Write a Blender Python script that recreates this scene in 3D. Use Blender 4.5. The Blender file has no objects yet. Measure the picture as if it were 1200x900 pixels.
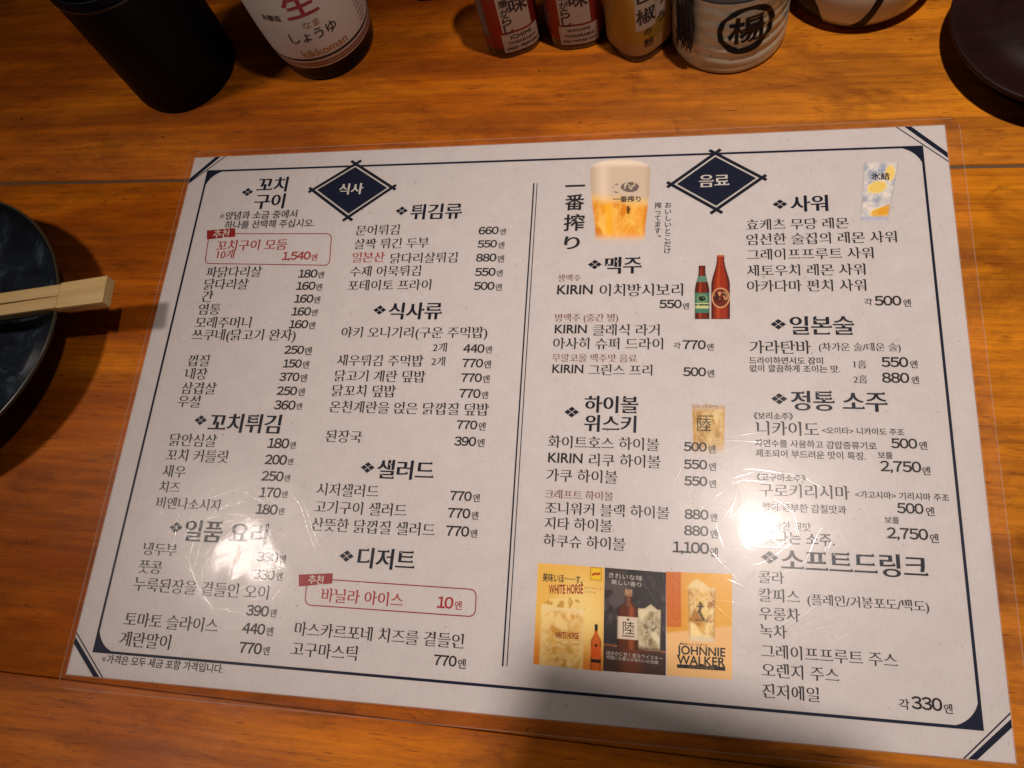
import bpy, bmesh, math, random
import numpy as np
from mathutils import Vector, Matrix
from mathutils.geometry import delaunay_2d_cdt

SC = bpy.context.scene
COL = SC.collection
MM = 0.001

# ------------------------------------------------------------------ camera, world, lamps, exposure
cam_d = bpy.data.cameras.new('camera')
cam = bpy.data.objects.new('camera', cam_d)
COL.objects.link(cam)
Rm = ((0.97999576, 0.08217361, -0.18126173), (-0.01375396, 0.93656516, 0.35022353), (0.19854255, -0.34072451, 0.9189601))
cam.matrix_world = Matrix.Translation((0.29146, 0.01070, 0.38584)) @ Matrix(Rm).transposed().to_4x4()
cam_d.sensor_width = 36.0
cam_d.lens = 36.0 * 985 / 1200
cam_d.clip_start = 0.005
cam_d.clip_end = 20
SC.camera = cam

world = bpy.data.worlds.new('World')
SC.world = world
world.use_nodes = True
world.node_tree.nodes['Background'].inputs[0].default_value = (1.0, 0.72, 0.5, 1)
world.node_tree.nodes['Background'].inputs[1].default_value = 0.015


def lamp(name, loc, aim, watts, radius, color, cone):
    """a shaded pendant lamp: light falls off towards the edge of its cone"""
    d = bpy.data.lights.new(name, 'SPOT')
    d.energy = watts
    d.shadow_soft_size = radius
    d.color = color
    d.spot_size = math.radians(cone)
    d.spot_blend = 1.0
    o = bpy.data.objects.new(name, d)
    o.location = [c * MM for c in loc]
    o.rotation_euler = (Vector(aim) - Vector(loc)).to_track_quat('-Z', 'Y').to_euler()
    COL.objects.link(o)
    return o


lamp('lamp_light', (404, 262, 850), (450, 150, 0), 26.5, 0.017, (1.0, 0.865, 0.78), 72)
lamp('lamp_light', (-403, 183, 900), (-50, 110, 0), 14.2, 0.048, (1.0, 0.845, 0.75), 50)

SC.view_settings.view_transform = 'Standard'
SC.view_settings.look = 'None'
SC.view_settings.exposure = 0
SC.view_settings.gamma = 1
SC.cycles.use_denoising = True
SC.cycles.max_bounces = 6

# ------------------------------------------------------------------ helpers


def mat(name, color=(.5, .5, .5), rough=.5, metal=0.0, coat=0.0, spec=0.5, coat_rough=0.1):
    m = bpy.data.materials.new(name)
    m.use_nodes = True
    b = m.node_tree.nodes['Principled BSDF']
    b.inputs['Base Color'].default_value = (*color, 1)
    b.inputs['Roughness'].default_value = rough
    b.inputs['Metallic'].default_value = metal
    b.inputs['Coat Weight'].default_value = coat
    b.inputs['Coat Roughness'].default_value = coat_rough
    b.inputs['Specular IOR Level'].default_value = spec
    return m


class NT:
    """small node-building shorthand"""

    def __init__(self, m):
        self.t = m.node_tree
        self.b = m.node_tree.nodes.get('Principled BSDF')
        tc = self.t.nodes.new('ShaderNodeTexCoord')
        self.obj = tc.outputs['Object']

    def n(self, typ, **kw):
        x = self.t.nodes.new(typ)
        for k, v in kw.items():
            setattr(x, k, v)
        return x

    def l(self, a, b):
        self.t.links.new(a, b)

    def mapping(self, scale=(1, 1, 1), rot=(0, 0, 0), loc=(0, 0, 0), src=None):
        x = self.n('ShaderNodeMapping')
        x.inputs['Scale'].default_value = scale
        x.inputs['Rotation'].default_value = rot
        x.inputs['Location'].default_value = loc
        self.l(src or self.obj, x.inputs['Vector'])
        return x.outputs[0]

    def noise(self, vec, scale=1, detail=3, rough=.55, dist=0.0, out='Fac'):
        x = self.n('ShaderNodeTexNoise')
        x.inputs['Scale'].default_value = scale
        x.inputs['Detail'].default_value = detail
        x.inputs['Roughness'].default_value = rough
        x.inputs['Distortion'].default_value = dist
        self.l(vec, x.inputs['Vector'])
        return x.outputs[out]

    def ramp(self, fac, stops, interp='LINEAR'):
        x = self.n('ShaderNodeValToRGB')
        r = x.color_ramp
        r.interpolation = interp
        while len(r.elements) < len(stops):
            r.elements.new(0.5)
        for e, (p, c) in zip(r.elements, stops):
            e.position = p
            e.color = (*c, 1) if len(c) == 3 else c
        self.l(fac, x.inputs['Fac'])
        return x.outputs['Color']

    def mix(self, fac, a, b, mode='MIX'):
        x = self.n('ShaderNodeMix', data_type='RGBA', blend_type=mode)
        for s, v in ((0, fac), (6, a), (7, b)):
            if hasattr(v, 'is_linked'):
                self.l(v, x.inputs[s])
            elif s == 0:
                x.inputs[0].default_value = v
            else:
                x.inputs[s].default_value = (*v, 1)
        return x.outputs[2]

    def math(self, op, a, b=0.0, clamp=False):
        x = self.n('ShaderNodeMath', operation=op, use_clamp=clamp)
        for s, v in ((0, a), (1, b)):
            if hasattr(v, 'is_linked'):
                self.l(v, x.inputs[s])
            else:
                x.inputs[s].default_value = v
        return x.outputs[0]

    def bump(self, h, dist, strength=1.0, normal=None):
        x = self.n('ShaderNodeBump')
        x.inputs['Strength'].default_value = strength
        x.inputs['Distance'].default_value = dist
        self.l(h, x.inputs['Height'])
        if normal is not None:
            self.l(normal, x.inputs['Normal'])
        return x.outputs[0]


def empty(name, loc, label=None, cat=None, group=None, kind=None, rz=0.0):
    o = bpy.data.objects.new(name, None)
    o.empty_display_size = .01
    o.location = [c * MM for c in loc]
    o.rotation_euler = (0, 0, rz)
    COL.objects.link(o)
    tag(o, label, cat, group, kind)
    return o


def tag(o, label=None, cat=None, group=None, kind=None):
    for k, v in (('label', label), ('category', cat), ('group', group), ('kind', kind)):
        if v:
            o[k] = v
    return o


def link(name, verts, faces, mats, parent=None, smooth=False, mi=None, loc=None):
    """verts in mm, local to the parent (or to loc)"""
    me = bpy.data.meshes.new(name)
    me.from_pydata([(x * MM, y * MM, z * MM) for x, y, z in verts], [], [tuple(int(i) for i in f) for f in faces])
    for m in (mats if isinstance(mats, (list, tuple)) else [mats]):
        me.materials.append(m)
    if mi is not None:
        me.polygons.foreach_set('material_index', mi)
    if smooth:
        me.polygons.foreach_set('use_smooth', [True] * len(me.polygons))
    me.update()
    o = bpy.data.objects.new(name, me)
    COL.objects.link(o)
    if parent:
        o.parent = parent
    if loc:
        o.location = [c * MM for c in loc]
    return o


def bevel(o, w, seg=3, angle=40):
    b = o.modifiers.new('bevel', 'BEVEL')
    b.width = w * MM
    b.segments = seg
    b.limit_method = 'ANGLE'
    b.angle_limit = math.radians(angle)
    for p in o.data.polygons:
        p.use_smooth = True
    return o


def box(x0, x1, y0, y1, z0, z1):
    v = [(x0, y0, z0), (x1, y0, z0), (x1, y1, z0), (x0, y1, z0), (x0, y0, z1), (x1, y0, z1), (x1, y1, z1), (x0, y1, z1)]
    f = [(3, 2, 1, 0), (4, 5, 6, 7), (0, 1, 5, 4), (1, 2, 6, 5), (2, 3, 7, 6), (3, 0, 4, 7)]
    return v, f


def revolve(prof, n=96, rfun=None, cap=True):
    """prof: list of (r, z); rfun(r, z, theta) -> (x, y, z)"""
    V, F = [], []
    for r, z in prof:
        for k in range(n):
            a = 2 * math.pi * k / n
            if rfun:
                V.append(rfun(r, z, a))
            else:
                V.append((r * math.cos(a), r * math.sin(a), z))
    for i in range(len(prof) - 1):
        for k in range(n):
            k2 = (k + 1) % n
            F.append((i * n + k, i * n + k2, (i + 1) * n + k2, (i + 1) * n + k))
    if cap:
        F.append(tuple(range(n))[::-1])
        F.append(tuple(range((len(prof) - 1) * n, len(prof) * n)))
    return V, F


def smooth_prof(pts, sub=6):
    """Catmull-Rom through the profile points"""
    out = []
    P = [pts[0]] + list(pts) + [pts[-1]]
    for i in range(1, len(P) - 2):
        p0, p1, p2, p3 = [np.array(P[j], float) for j in (i - 1, i, i + 1, i + 2)]
        for k in range(sub):
            t = k / sub
            out.append(tuple(.5 * (2 * p1 + (p2 - p0) * t + (2 * p0 - 5 * p1 + 4 * p2 - p3) * t * t + (3 * p1 - p0 - 3 * p2 + p3) * t ** 3)))
    out.append(tuple(pts[-1]))
    return out


# ------------------------------------------------------------------ lettering
FW = {c: chr(0xFF10 + i) for i, c in enumerate('0123456789')}
FW[','] = ','


def digit_cells(polys, text):
    """set wide digits in even cells, a little broader than they come"""
    x, out = 0.0, []
    todo = sorted(polys, key=lambda p: p[:, 0].mean())
    groups = []
    for p in todo:
        a, b = p[:, 0].min(), p[:, 0].max()
        for g in groups:
            if a < g[1] and b > g[0]:
                g[0], g[1] = min(a, g[0]), max(b, g[1])
                g[2].append(p)
                break
        else:
            groups.append([a, b, [p]])
    groups.sort(key=lambda g: g[0])
    for g, c in zip(groups, text):
        cell = .25 if c == ',' else (.48 if c == '1' else .61)
        for p in g[2]:
            q = p.copy()
            q[:, 0] = (q[:, 0] - (g[0] + g[1]) / 2) * (1.0 if c in ',1' else 1.08) + x + cell / 2
            out.append(q)
        x += cell
    return out


LINE = 2.0


def flatten(lines, res=4):
    """outline polygons, size 1, of every line of lettering, straight from Blender's own built-in font"""
    c = bpy.data.curves.new('lettering', 'FONT')
    c.body = chr(10).join(lines)
    c.size = 1.0
    c.space_line = LINE
    o = bpy.data.objects.new('lettering', c)
    COL.objects.link(o)
    bpy.context.view_layer.update()
    dg = bpy.context.evaluated_depsgraph_get()
    ev = o.evaluated_get(dg)
    cu = ev.to_curve(dg)
    found = [[] for _ in lines]
    for s in cu.splines:
        pts = s.bezier_points
        n = len(pts)
        if n < 2:
            continue
        out = []
        for i in range(n):
            a, b = pts[i], pts[(i + 1) % n]
            p0, p1, p2, p3 = [np.array(v[:2]) for v in (a.co, a.handle_right, b.handle_left, b.co)]
            d = p3 - p0
            L = np.hypot(*d)
            if L < 1e-6:
                continue
            cr = max(abs(d[0] * (q - p0)[1] - d[1] * (q - p0)[0]) / L for q in (p1, p2))
            m = 1 if cr < .004 else (res if L > .12 else 2)
            for k in range(m):
                t = k / m
                out.append((1 - t) ** 3 * p0 + 3 * (1 - t) ** 2 * t * p1 + 3 * (1 - t) * t * t * p2 + t ** 3 * p3)
        if len(out) > 2:
            p = np.array(out)
            row = int(round((.35 - (p[:, 1].min() + p[:, 1].max()) / 2) / LINE))
            row = min(max(row, 0), len(lines) - 1)
            p[:, 1] += row * LINE
            found[row].append(p)
    ev.to_curve_clear()
    bpy.data.objects.remove(o)
    bpy.data.curves.remove(c)
    return found


def area(p):
    x, y = p[:, 0], p[:, 1]
    return .5 * np.sum(x * np.roll(y, -1) - np.roll(x, -1) * y)


def weight(polys, ex, ey, serif):
    """make strokes heavier or lighter (differently across x and y) and give them brush-like heads"""
    if not polys:
        return polys
    sgn = 1 if sum(area(p) for p in polys) > 0 else -1
    res = []
    for p in polys:
        d = np.roll(p, -1, 0) - p
        d /= np.maximum(np.hypot(d[:, 0], d[:, 1])[:, None], 1e-9)
        nrm = np.c_[d[:, 1], -d[:, 0]] * sgn
        n1 = np.roll(nrm, 1, 0)
        m = (n1 + nrm) / np.maximum(1 + np.sum(n1 * nrm, 1), .45)[:, None]
        q = p + m * np.array([ex, ey])
        if serif:
            out = []
            N = len(q)
            for i in range(N):
                a, b = q[i], q[(i + 1) % N]
                pa, nb = q[i - 1], q[(i + 2) % N]
                e = b - a
                L = np.hypot(*e)
                e1, e2 = a - pa, nb - b
                L1, L2 = np.hypot(*e1), np.hypot(*e2)
                ny = -e[0] / max(L, 1e-9) * sgn
                nx = e[1] / max(L, 1e-9) * sgn
                if .03 < L < .13 and L1 > .1 and L2 > .1:
                    vert = abs(e1[0]) < .12 * L1 and abs(e2[0]) < .12 * L2
                    hor = abs(e1[1]) < .12 * L1 and abs(e2[1]) < .12 * L2
                    lx, rx = min(a[0], b[0]), max(a[0], b[0])
                    y = (a[1] + b[1]) / 2
                    if vert and ny > .9:      # head of an upright: a flag to the left
                        seq = [np.array((lx, y - .085)), np.array((lx - .085, y - .010)), np.array((lx - .066, y + .034)), np.array((rx, y - .004))]
                        out += seq if a[0] < b[0] else seq[::-1]
                        continue_skip = True
                        out.append(None)
                        continue
                    if vert and ny < -.9:     # foot of an upright: slanting brush end
                        seq = [np.array((lx + .006, y)), np.array((rx, y + .035))]
                        out += seq if a[0] < b[0] else seq[::-1]
                        out.append(None)
                        continue
                    if hor and nx > .9:       # right end of a level stroke: swelling
                        yb, yt = min(a[1], b[1]), max(a[1], b[1])
                        seq = [np.array((rx, yb)), np.array((rx + .004, yb + .018)), np.array((rx - .035, yt + .060)), np.array((rx - .105, yt))]
                        out += seq if a[1] < b[1] else seq[::-1]
                        out.append(None)
                        continue
                # skip the vertex that closed a replaced edge
                if out and out[-1] is None:
                    out.pop()
                    continue
                out.append(a)
            if out and out[-1] is None:
                out.pop()
                if len(out) > 3:
                    out.pop(0)
            q = np.array([v for v in out if v is not None])
        res.append(q)
    return res


STYLE = {  # ex, ey, serif
    'i': (.015, -.011, True), 'b': (.014, -.006, True), 's': (.016, .008, True), 'h': (.032, .002, True),
    'n': (.026, .024, False), 'K': (.022, .020, False), 'G': (.022, .014, False), 'B': (.014, .012, False),
    'x': (.0, .0, False), 'y': (.022, .02, False)}


class Lettering:
    """collects lines, then turns all of them into flat triangle meshes in two passes"""

    def __init__(self):
        self.items = []

    def add(self, text, style):
        self.items.append([''.join(FW.get(c, c) for c in text) if style == 'n' and text[0].isdigit() else text, style, None, text])
        return len(self.items) - 1

    def run(self):
        for it, polys in zip(self.items, flatten([it[0] for it in self.items])):
            if it[1] == 'n' and it[3][0].isdigit():
                polys = digit_cells(polys, it[3])
            polys = weight(polys, *STYLE[it[1]])
            pts, faces = [], []
            for p in polys:
                if len(p) < 3:
                    continue
                faces.append(list(range(len(pts), len(pts) + len(p))))
                pts += [Vector((float(x), float(y))) for x, y in p]
            r = delaunay_2d_cdt(pts, [], faces, 2, 1e-5)
            it[2] = (np.array([tuple(v) for v in r[0]]).reshape(-1, 2), [tuple(f) for f in r[2]])

    def get(self, i):
        return self.items[i][2]


def fit(v, x0, x1, yc, base_center=None, em=None):
    """scale a lettering mesh so its ink runs x0..x1 (mm), centred on yc"""
    v = v.copy()
    a, b = v[:, 0].min(), v[:, 0].max()
    s = (x1 - x0) / max(b - a, 1e-6)
    c = base_center if base_center is not None else (v[:, 1].min() + v[:, 1].max()) / 2
    if em:
        sy = em
    else:
        sy = s
    return np.c_[(v[:, 0] - a) * s + x0, (v[:, 1] - c) * sy + yc]


# ------------------------------------------------------------------ materials
def wood_material():
    m = mat('oiled_pine', rough=.42, spec=.11)
    k = NT(m)
    v = k.obj
    warp = k.noise(k.mapping((9, 16, 1)), 1, 3, .6, out='Color')
    vw = k.n('ShaderNodeVectorMath', operation='MULTIPLY_ADD')
    k.l(warp, vw.inputs[0])
    vw.inputs[1].default_value = (.02, .005, 0)
    k.l(v, vw.inputs[2])
    w = vw.outputs[0]
    broad = k.noise(k.mapping((4, 20, 1), src=w), 1, 5, .6, .5)
    fine = k.noise(k.mapping((14, 330, 1), src=w), 1, 4, .65)
    hair = k.noise(k.mapping((30, 1400, 1), src=v), 1, 2, .6)
    ring = k.noise(k.mapping((3.0, 75, 1), src=w), 1, 5, .6, .6)
    base = k.ramp(broad, [(.30, (.21, .036, .0018)), (.5, (.49, .118, .0038)), (.70, (.80, .245, .008))])
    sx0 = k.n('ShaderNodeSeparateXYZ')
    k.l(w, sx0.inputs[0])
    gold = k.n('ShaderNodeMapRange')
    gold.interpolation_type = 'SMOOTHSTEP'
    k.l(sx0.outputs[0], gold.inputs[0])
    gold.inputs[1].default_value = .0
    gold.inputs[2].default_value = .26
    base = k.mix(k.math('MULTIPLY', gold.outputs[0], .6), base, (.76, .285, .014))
    c1 = k.mix(k.math('MULTIPLY', k.ramp(ring, [(.42, (0, 0, 0)), (.66, (1, 1, 1))]), .55), base, (.19, .045, .0055))
    c2 = k.mix(k.math('MULTIPLY', k.ramp(fine, [(.47, (0, 0, 0)), (.78, (1, 1, 1))]), .55), c1, (.16, .037, .0045))
    c3 = k.mix(k.math('MULTIPLY', k.ramp(hair, [(.55, (0, 0, 0)), (.8, (1, 1, 1))]), .4), c2, (.12, .028, .004))
    pore = k.noise(k.mapping((75, 900, 1), loc=(2, 2, 0)), 1, 2, .5)
    c3 = k.mix(k.math('MULTIPLY', k.ramp(pore, [(.64, (0, 0, 0)), (.72, (1, 1, 1))]), .6), c3, (.07, .018, .003))
    # curly dark flames, stronger towards the right-hand end of the planks
    fl = k.noise(k.mapping((22, 60, 1), rot=(0, 0, .12), src=w), 1, 4, .6, 1.2)
    sx = k.n('ShaderNodeSeparateXYZ')
    k.l(v, sx.inputs[0])
    flm = k.math('MULTIPLY', k.ramp(fl, [(.5, (0, 0, 0)), (.68, (1, 1, 1))]),
                 k.math('MULTIPLY_ADD', sx.outputs[0], 1.3, True), True)
    c4 = k.mix(k.math('MULTIPLY', flm, .5), c3, (.15, .034, .005))
    dk = k.noise(k.mapping((26, 120, 1), loc=(1, 5, 0), src=w), 1, 5, .7, .4)
    c4 = k.mix(k.math('MULTIPLY', k.ramp(dk, [(.56, (0, 0, 0)), (.72, (1, 1, 1))]), .45), c4, (.085, .020, .003))
    dent = k.noise(k.mapping((60, 95, 1), loc=(7, 2, 0)), 1, 5, .75, .8)
    c4 = k.mix(k.math('MULTIPLY', k.ramp(dent, [(.60, (0, 0, 0)), (.74, (1, 1, 1))]), .6), c4, (.075, .016, .003))
    # knots, flecks and old stains
    sp = k.noise(k.mapping((150, 330, 1)), 1, 2, .5)
    c5 = k.mix(k.ramp(sp, [(.73, (0, 0, 0)), (.78, (1, 1, 1))]), c4, (.045, .012, .003))
    st = k.noise(k.mapping((13, 24, 1), loc=(3, 1, 0)), 1, 6, .72, .5)
    c6 = k.mix(k.math('MULTIPLY', k.ramp(st, [(.50, (0, 0, 0)), (.72, (1, 1, 1))]), .65), c5, (.11, .022, .003))
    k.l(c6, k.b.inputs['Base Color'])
    rg = k.noise(k.mapping((20, 40, 1)), 1, 4, .7)
    mr = k.n('ShaderNodeMapRange')
    k.l(rg, mr.inputs[0])
    mr.inputs[3].default_value = .28
    mr.inputs[4].default_value = .55
    k.l(mr.outputs[0], k.b.inputs['Roughness'])
    b1 = k.bump(fine, .00012, .7)
    scr = scratches(k, (8, 420), [0.4, 1.3, 2.2, 2.75], .70)
    b2 = k.bump(scr, .00004, .8, b1)
    b3 = k.bump(k.noise(k.mapping((500, 900, 1)), 1, 3, .6), .00006, .8, b2)
    k.l(b3, k.b.inputs['Normal'])
    return m


def scratches(k, scale, angles, thr, wob=.004):
    """sparse long thin lines in several directions, summed"""
    warp = k.noise(k.mapping((14, 14, 1)), 1, 2, .5, out='Color')
    vw = k.n('ShaderNodeVectorMath', operation='MULTIPLY_ADD')
    k.l(warp, vw.inputs[0])
    vw.inputs[1].default_value = (wob, wob, 0)
    k.l(k.obj, vw.inputs[2])
    tot = None
    for i, a in enumerate(angles):
        # rotate first, then stretch
        mp = k.mapping((1, 1, 1), rot=(0, 0, a), src=vw.outputs[0])
        mp2 = k.mapping((scale[0], scale[1], 1), loc=(i * 3.7, i * 9.1, i), src=mp)
        nz = k.noise(mp2, 1, 1, .5)
        r = k.ramp(nz, [(thr - .06, (0, 0, 0)), (thr + .06, (1, 1, 1))])
        tot = r if tot is None else k.math('ADD', tot, r)
    return tot


def film_material(name='laminate_film', milk=0.0, wave=.00022):
    m = bpy.data.materials.new(name)
    m.use_nodes = True
    nt = m.node_tree
    nt.nodes.remove(nt.nodes['Principled BSDF'])
    k = NT(m)
    out = nt.nodes['Material Output']
    tr = k.n('ShaderNodeBsdfTransparent')
    tr.inputs[0].default_value = (.965, .96, .95, 1)
    g1 = k.n('ShaderNodeBsdfGlossy')
    g1.inputs['Roughness'].default_value = .055
    g2 = k.n('ShaderNodeBsdfGlossy')
    g2.inputs['Roughness'].default_value = .26
    haze = k.n('ShaderNodeMixShader')
    haze.inputs[0].default_value = .72
    k.l(g1.outputs[0], haze.inputs[1])
    k.l(g2.outputs[0], haze.inputs[2])
    und = k.noise(k.mapping((26, 26, 1)), 1, 2, .5)
    peel = k.noise(k.mapping((240, 240, 1)), 1, 2, .5)
    s1 = scratches(k, (12, 620), [0.1, .9, 1.7, 2.5], .735, .02)
    s2 = scratches(k, (30, 1000), [0.5, 1.3, 2.1, 2.9], .72, .02)
    b = k.bump(und, wave)
    b = k.bump(peel, .000003, 1.0, b)
    b = k.bump(s2, .000010, 1.0, b)
    b = k.bump(s1, .000016, 1.0, b)
    for g in (g1, g2):
        k.l(b, g.inputs['Normal'])
    fr = k.n('ShaderNodeFresnel')
    fr.inputs['IOR'].default_value = 1.42
    k.l(b, fr.inputs['Normal'])
    mx = k.n('ShaderNodeMixShader')
    k.l(k.math('MULTIPLY', fr.outputs[0], .58), mx.inputs[0])
    k.l(tr.outputs[0], mx.inputs[1])
    k.l(haze.outputs[0], mx.inputs[2])
    if milk:
        df = k.n('ShaderNodeBsdfDiffuse')
        df.inputs[0].default_value = (.8, .76, .7, 1)
        m2 = k.n('ShaderNodeMixShader')
        m2.inputs[0].default_value = milk
        k.l(mx.outputs[0], m2.inputs[1])
        k.l(df.outputs[0], m2.inputs[2])
        mx = m2
    k.l(mx.outputs[0], out.inputs[0])
    return m


def paper_material():
    m = mat('printed_paper', rough=.8, spec=.2)
    k = NT(m)
    a = k.noise(k.mapping((90, 90, 1)), 1, 5, .7)
    b = k.noise(k.mapping((700, 260, 1), rot=(0, 0, .6)), 1, 3, .7)
    c = k.ramp(a, [(.3, (.59, .548, .545)), (.7, (.64, .60, .595))])
    c = k.mix(k.math('MULTIPLY', k.ramp(b, [(.5, (0, 0, 0)), (.75, (1, 1, 1))]), .35), c, (.50, .45, .43))
    sp = k.noise(k.mapping((420, 420, 1)), 1, 2, .5)
    c = k.mix(k.math('MULTIPLY', k.ramp(sp, [(.70, (0, 0, 0)), (.76, (1, 1, 1))]), .6), c, (.30, .23, .18))
    k.l(c, k.b.inputs['Base Color'])
    return m


def ink_mat(name, c):
    return mat(name, c, .7, spec=.15)


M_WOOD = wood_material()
M_PAPER = paper_material()
M_FILM = film_material()
M_MARGIN = film_material('laminate_margin', .010, .0011)
M_EDGE = film_material('laminate_edge', .17, .0008)  # pale diffuse share stands in for glints along the film and paper edges
INK = {'k': ink_mat('black_ink', (.022, .020, .022)), 'b': ink_mat('navy_ink', (.008, .010, .022)),
       'r': ink_mat('red_ink', (.36, .030, .028)), 'o': ink_mat('brown_ink', (.20, .075, .04)),
       'w': ink_mat('white_ink', (.60, .56, .52)), 'n': ink_mat('deep_navy_ink', (.007, .011, .032)),
       'R': ink_mat('dark_red_ink', (.29, .016, .018)), 'g': ink_mat('gold_ink', (.34, .20, .08)),
       'p': ink_mat('pale_red_ink', (.5, .18, .13))}
M_PIC = mat('picture_print', rough=.7, spec=.15)
_k = NT(M_PIC)
_a = _k.n('ShaderNodeAttribute', attribute_name='ink')
_k.l(_a.outputs['Color'], _k.b.inputs['Base Color'])

# ------------------------------------------------------------------ the table
table = empty('table_top', (160, 150, 0), kind='structure')
table['label'] = 'orange brown oiled wooden table of wide planks with dark seams'
# planks run along x, turned a little against the menu
rz = math.radians(-1.25)
seams = [-700, -289, -6, 278, 562, 850]
for i in range(len(seams) - 1):
    gap = {278: .95, -6: .12}
    y0, y1 = seams[i] + gap.get(seams[i], .4), seams[i + 1] - gap.get(seams[i + 1], .4)
    V, F = box(-900, 1000, y0, y1, -30, 0)
    # local to a frame rotated about (160,150)
    V = [(x - 160, y - 150 - 2 * 0, z) for x, y, z in V]
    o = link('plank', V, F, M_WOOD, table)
    bevel(o, .7, 2)
V, F = box(-1060, 840, 127.0, 129.0, -6, -.75)
link('seam_filler', V, F, mat('dusty_filler', (.11, .06, .025), .8), table)
table.rotation_euler = (0, 0, rz)
table.location = (160 * MM, 150 * MM, 0)

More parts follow.
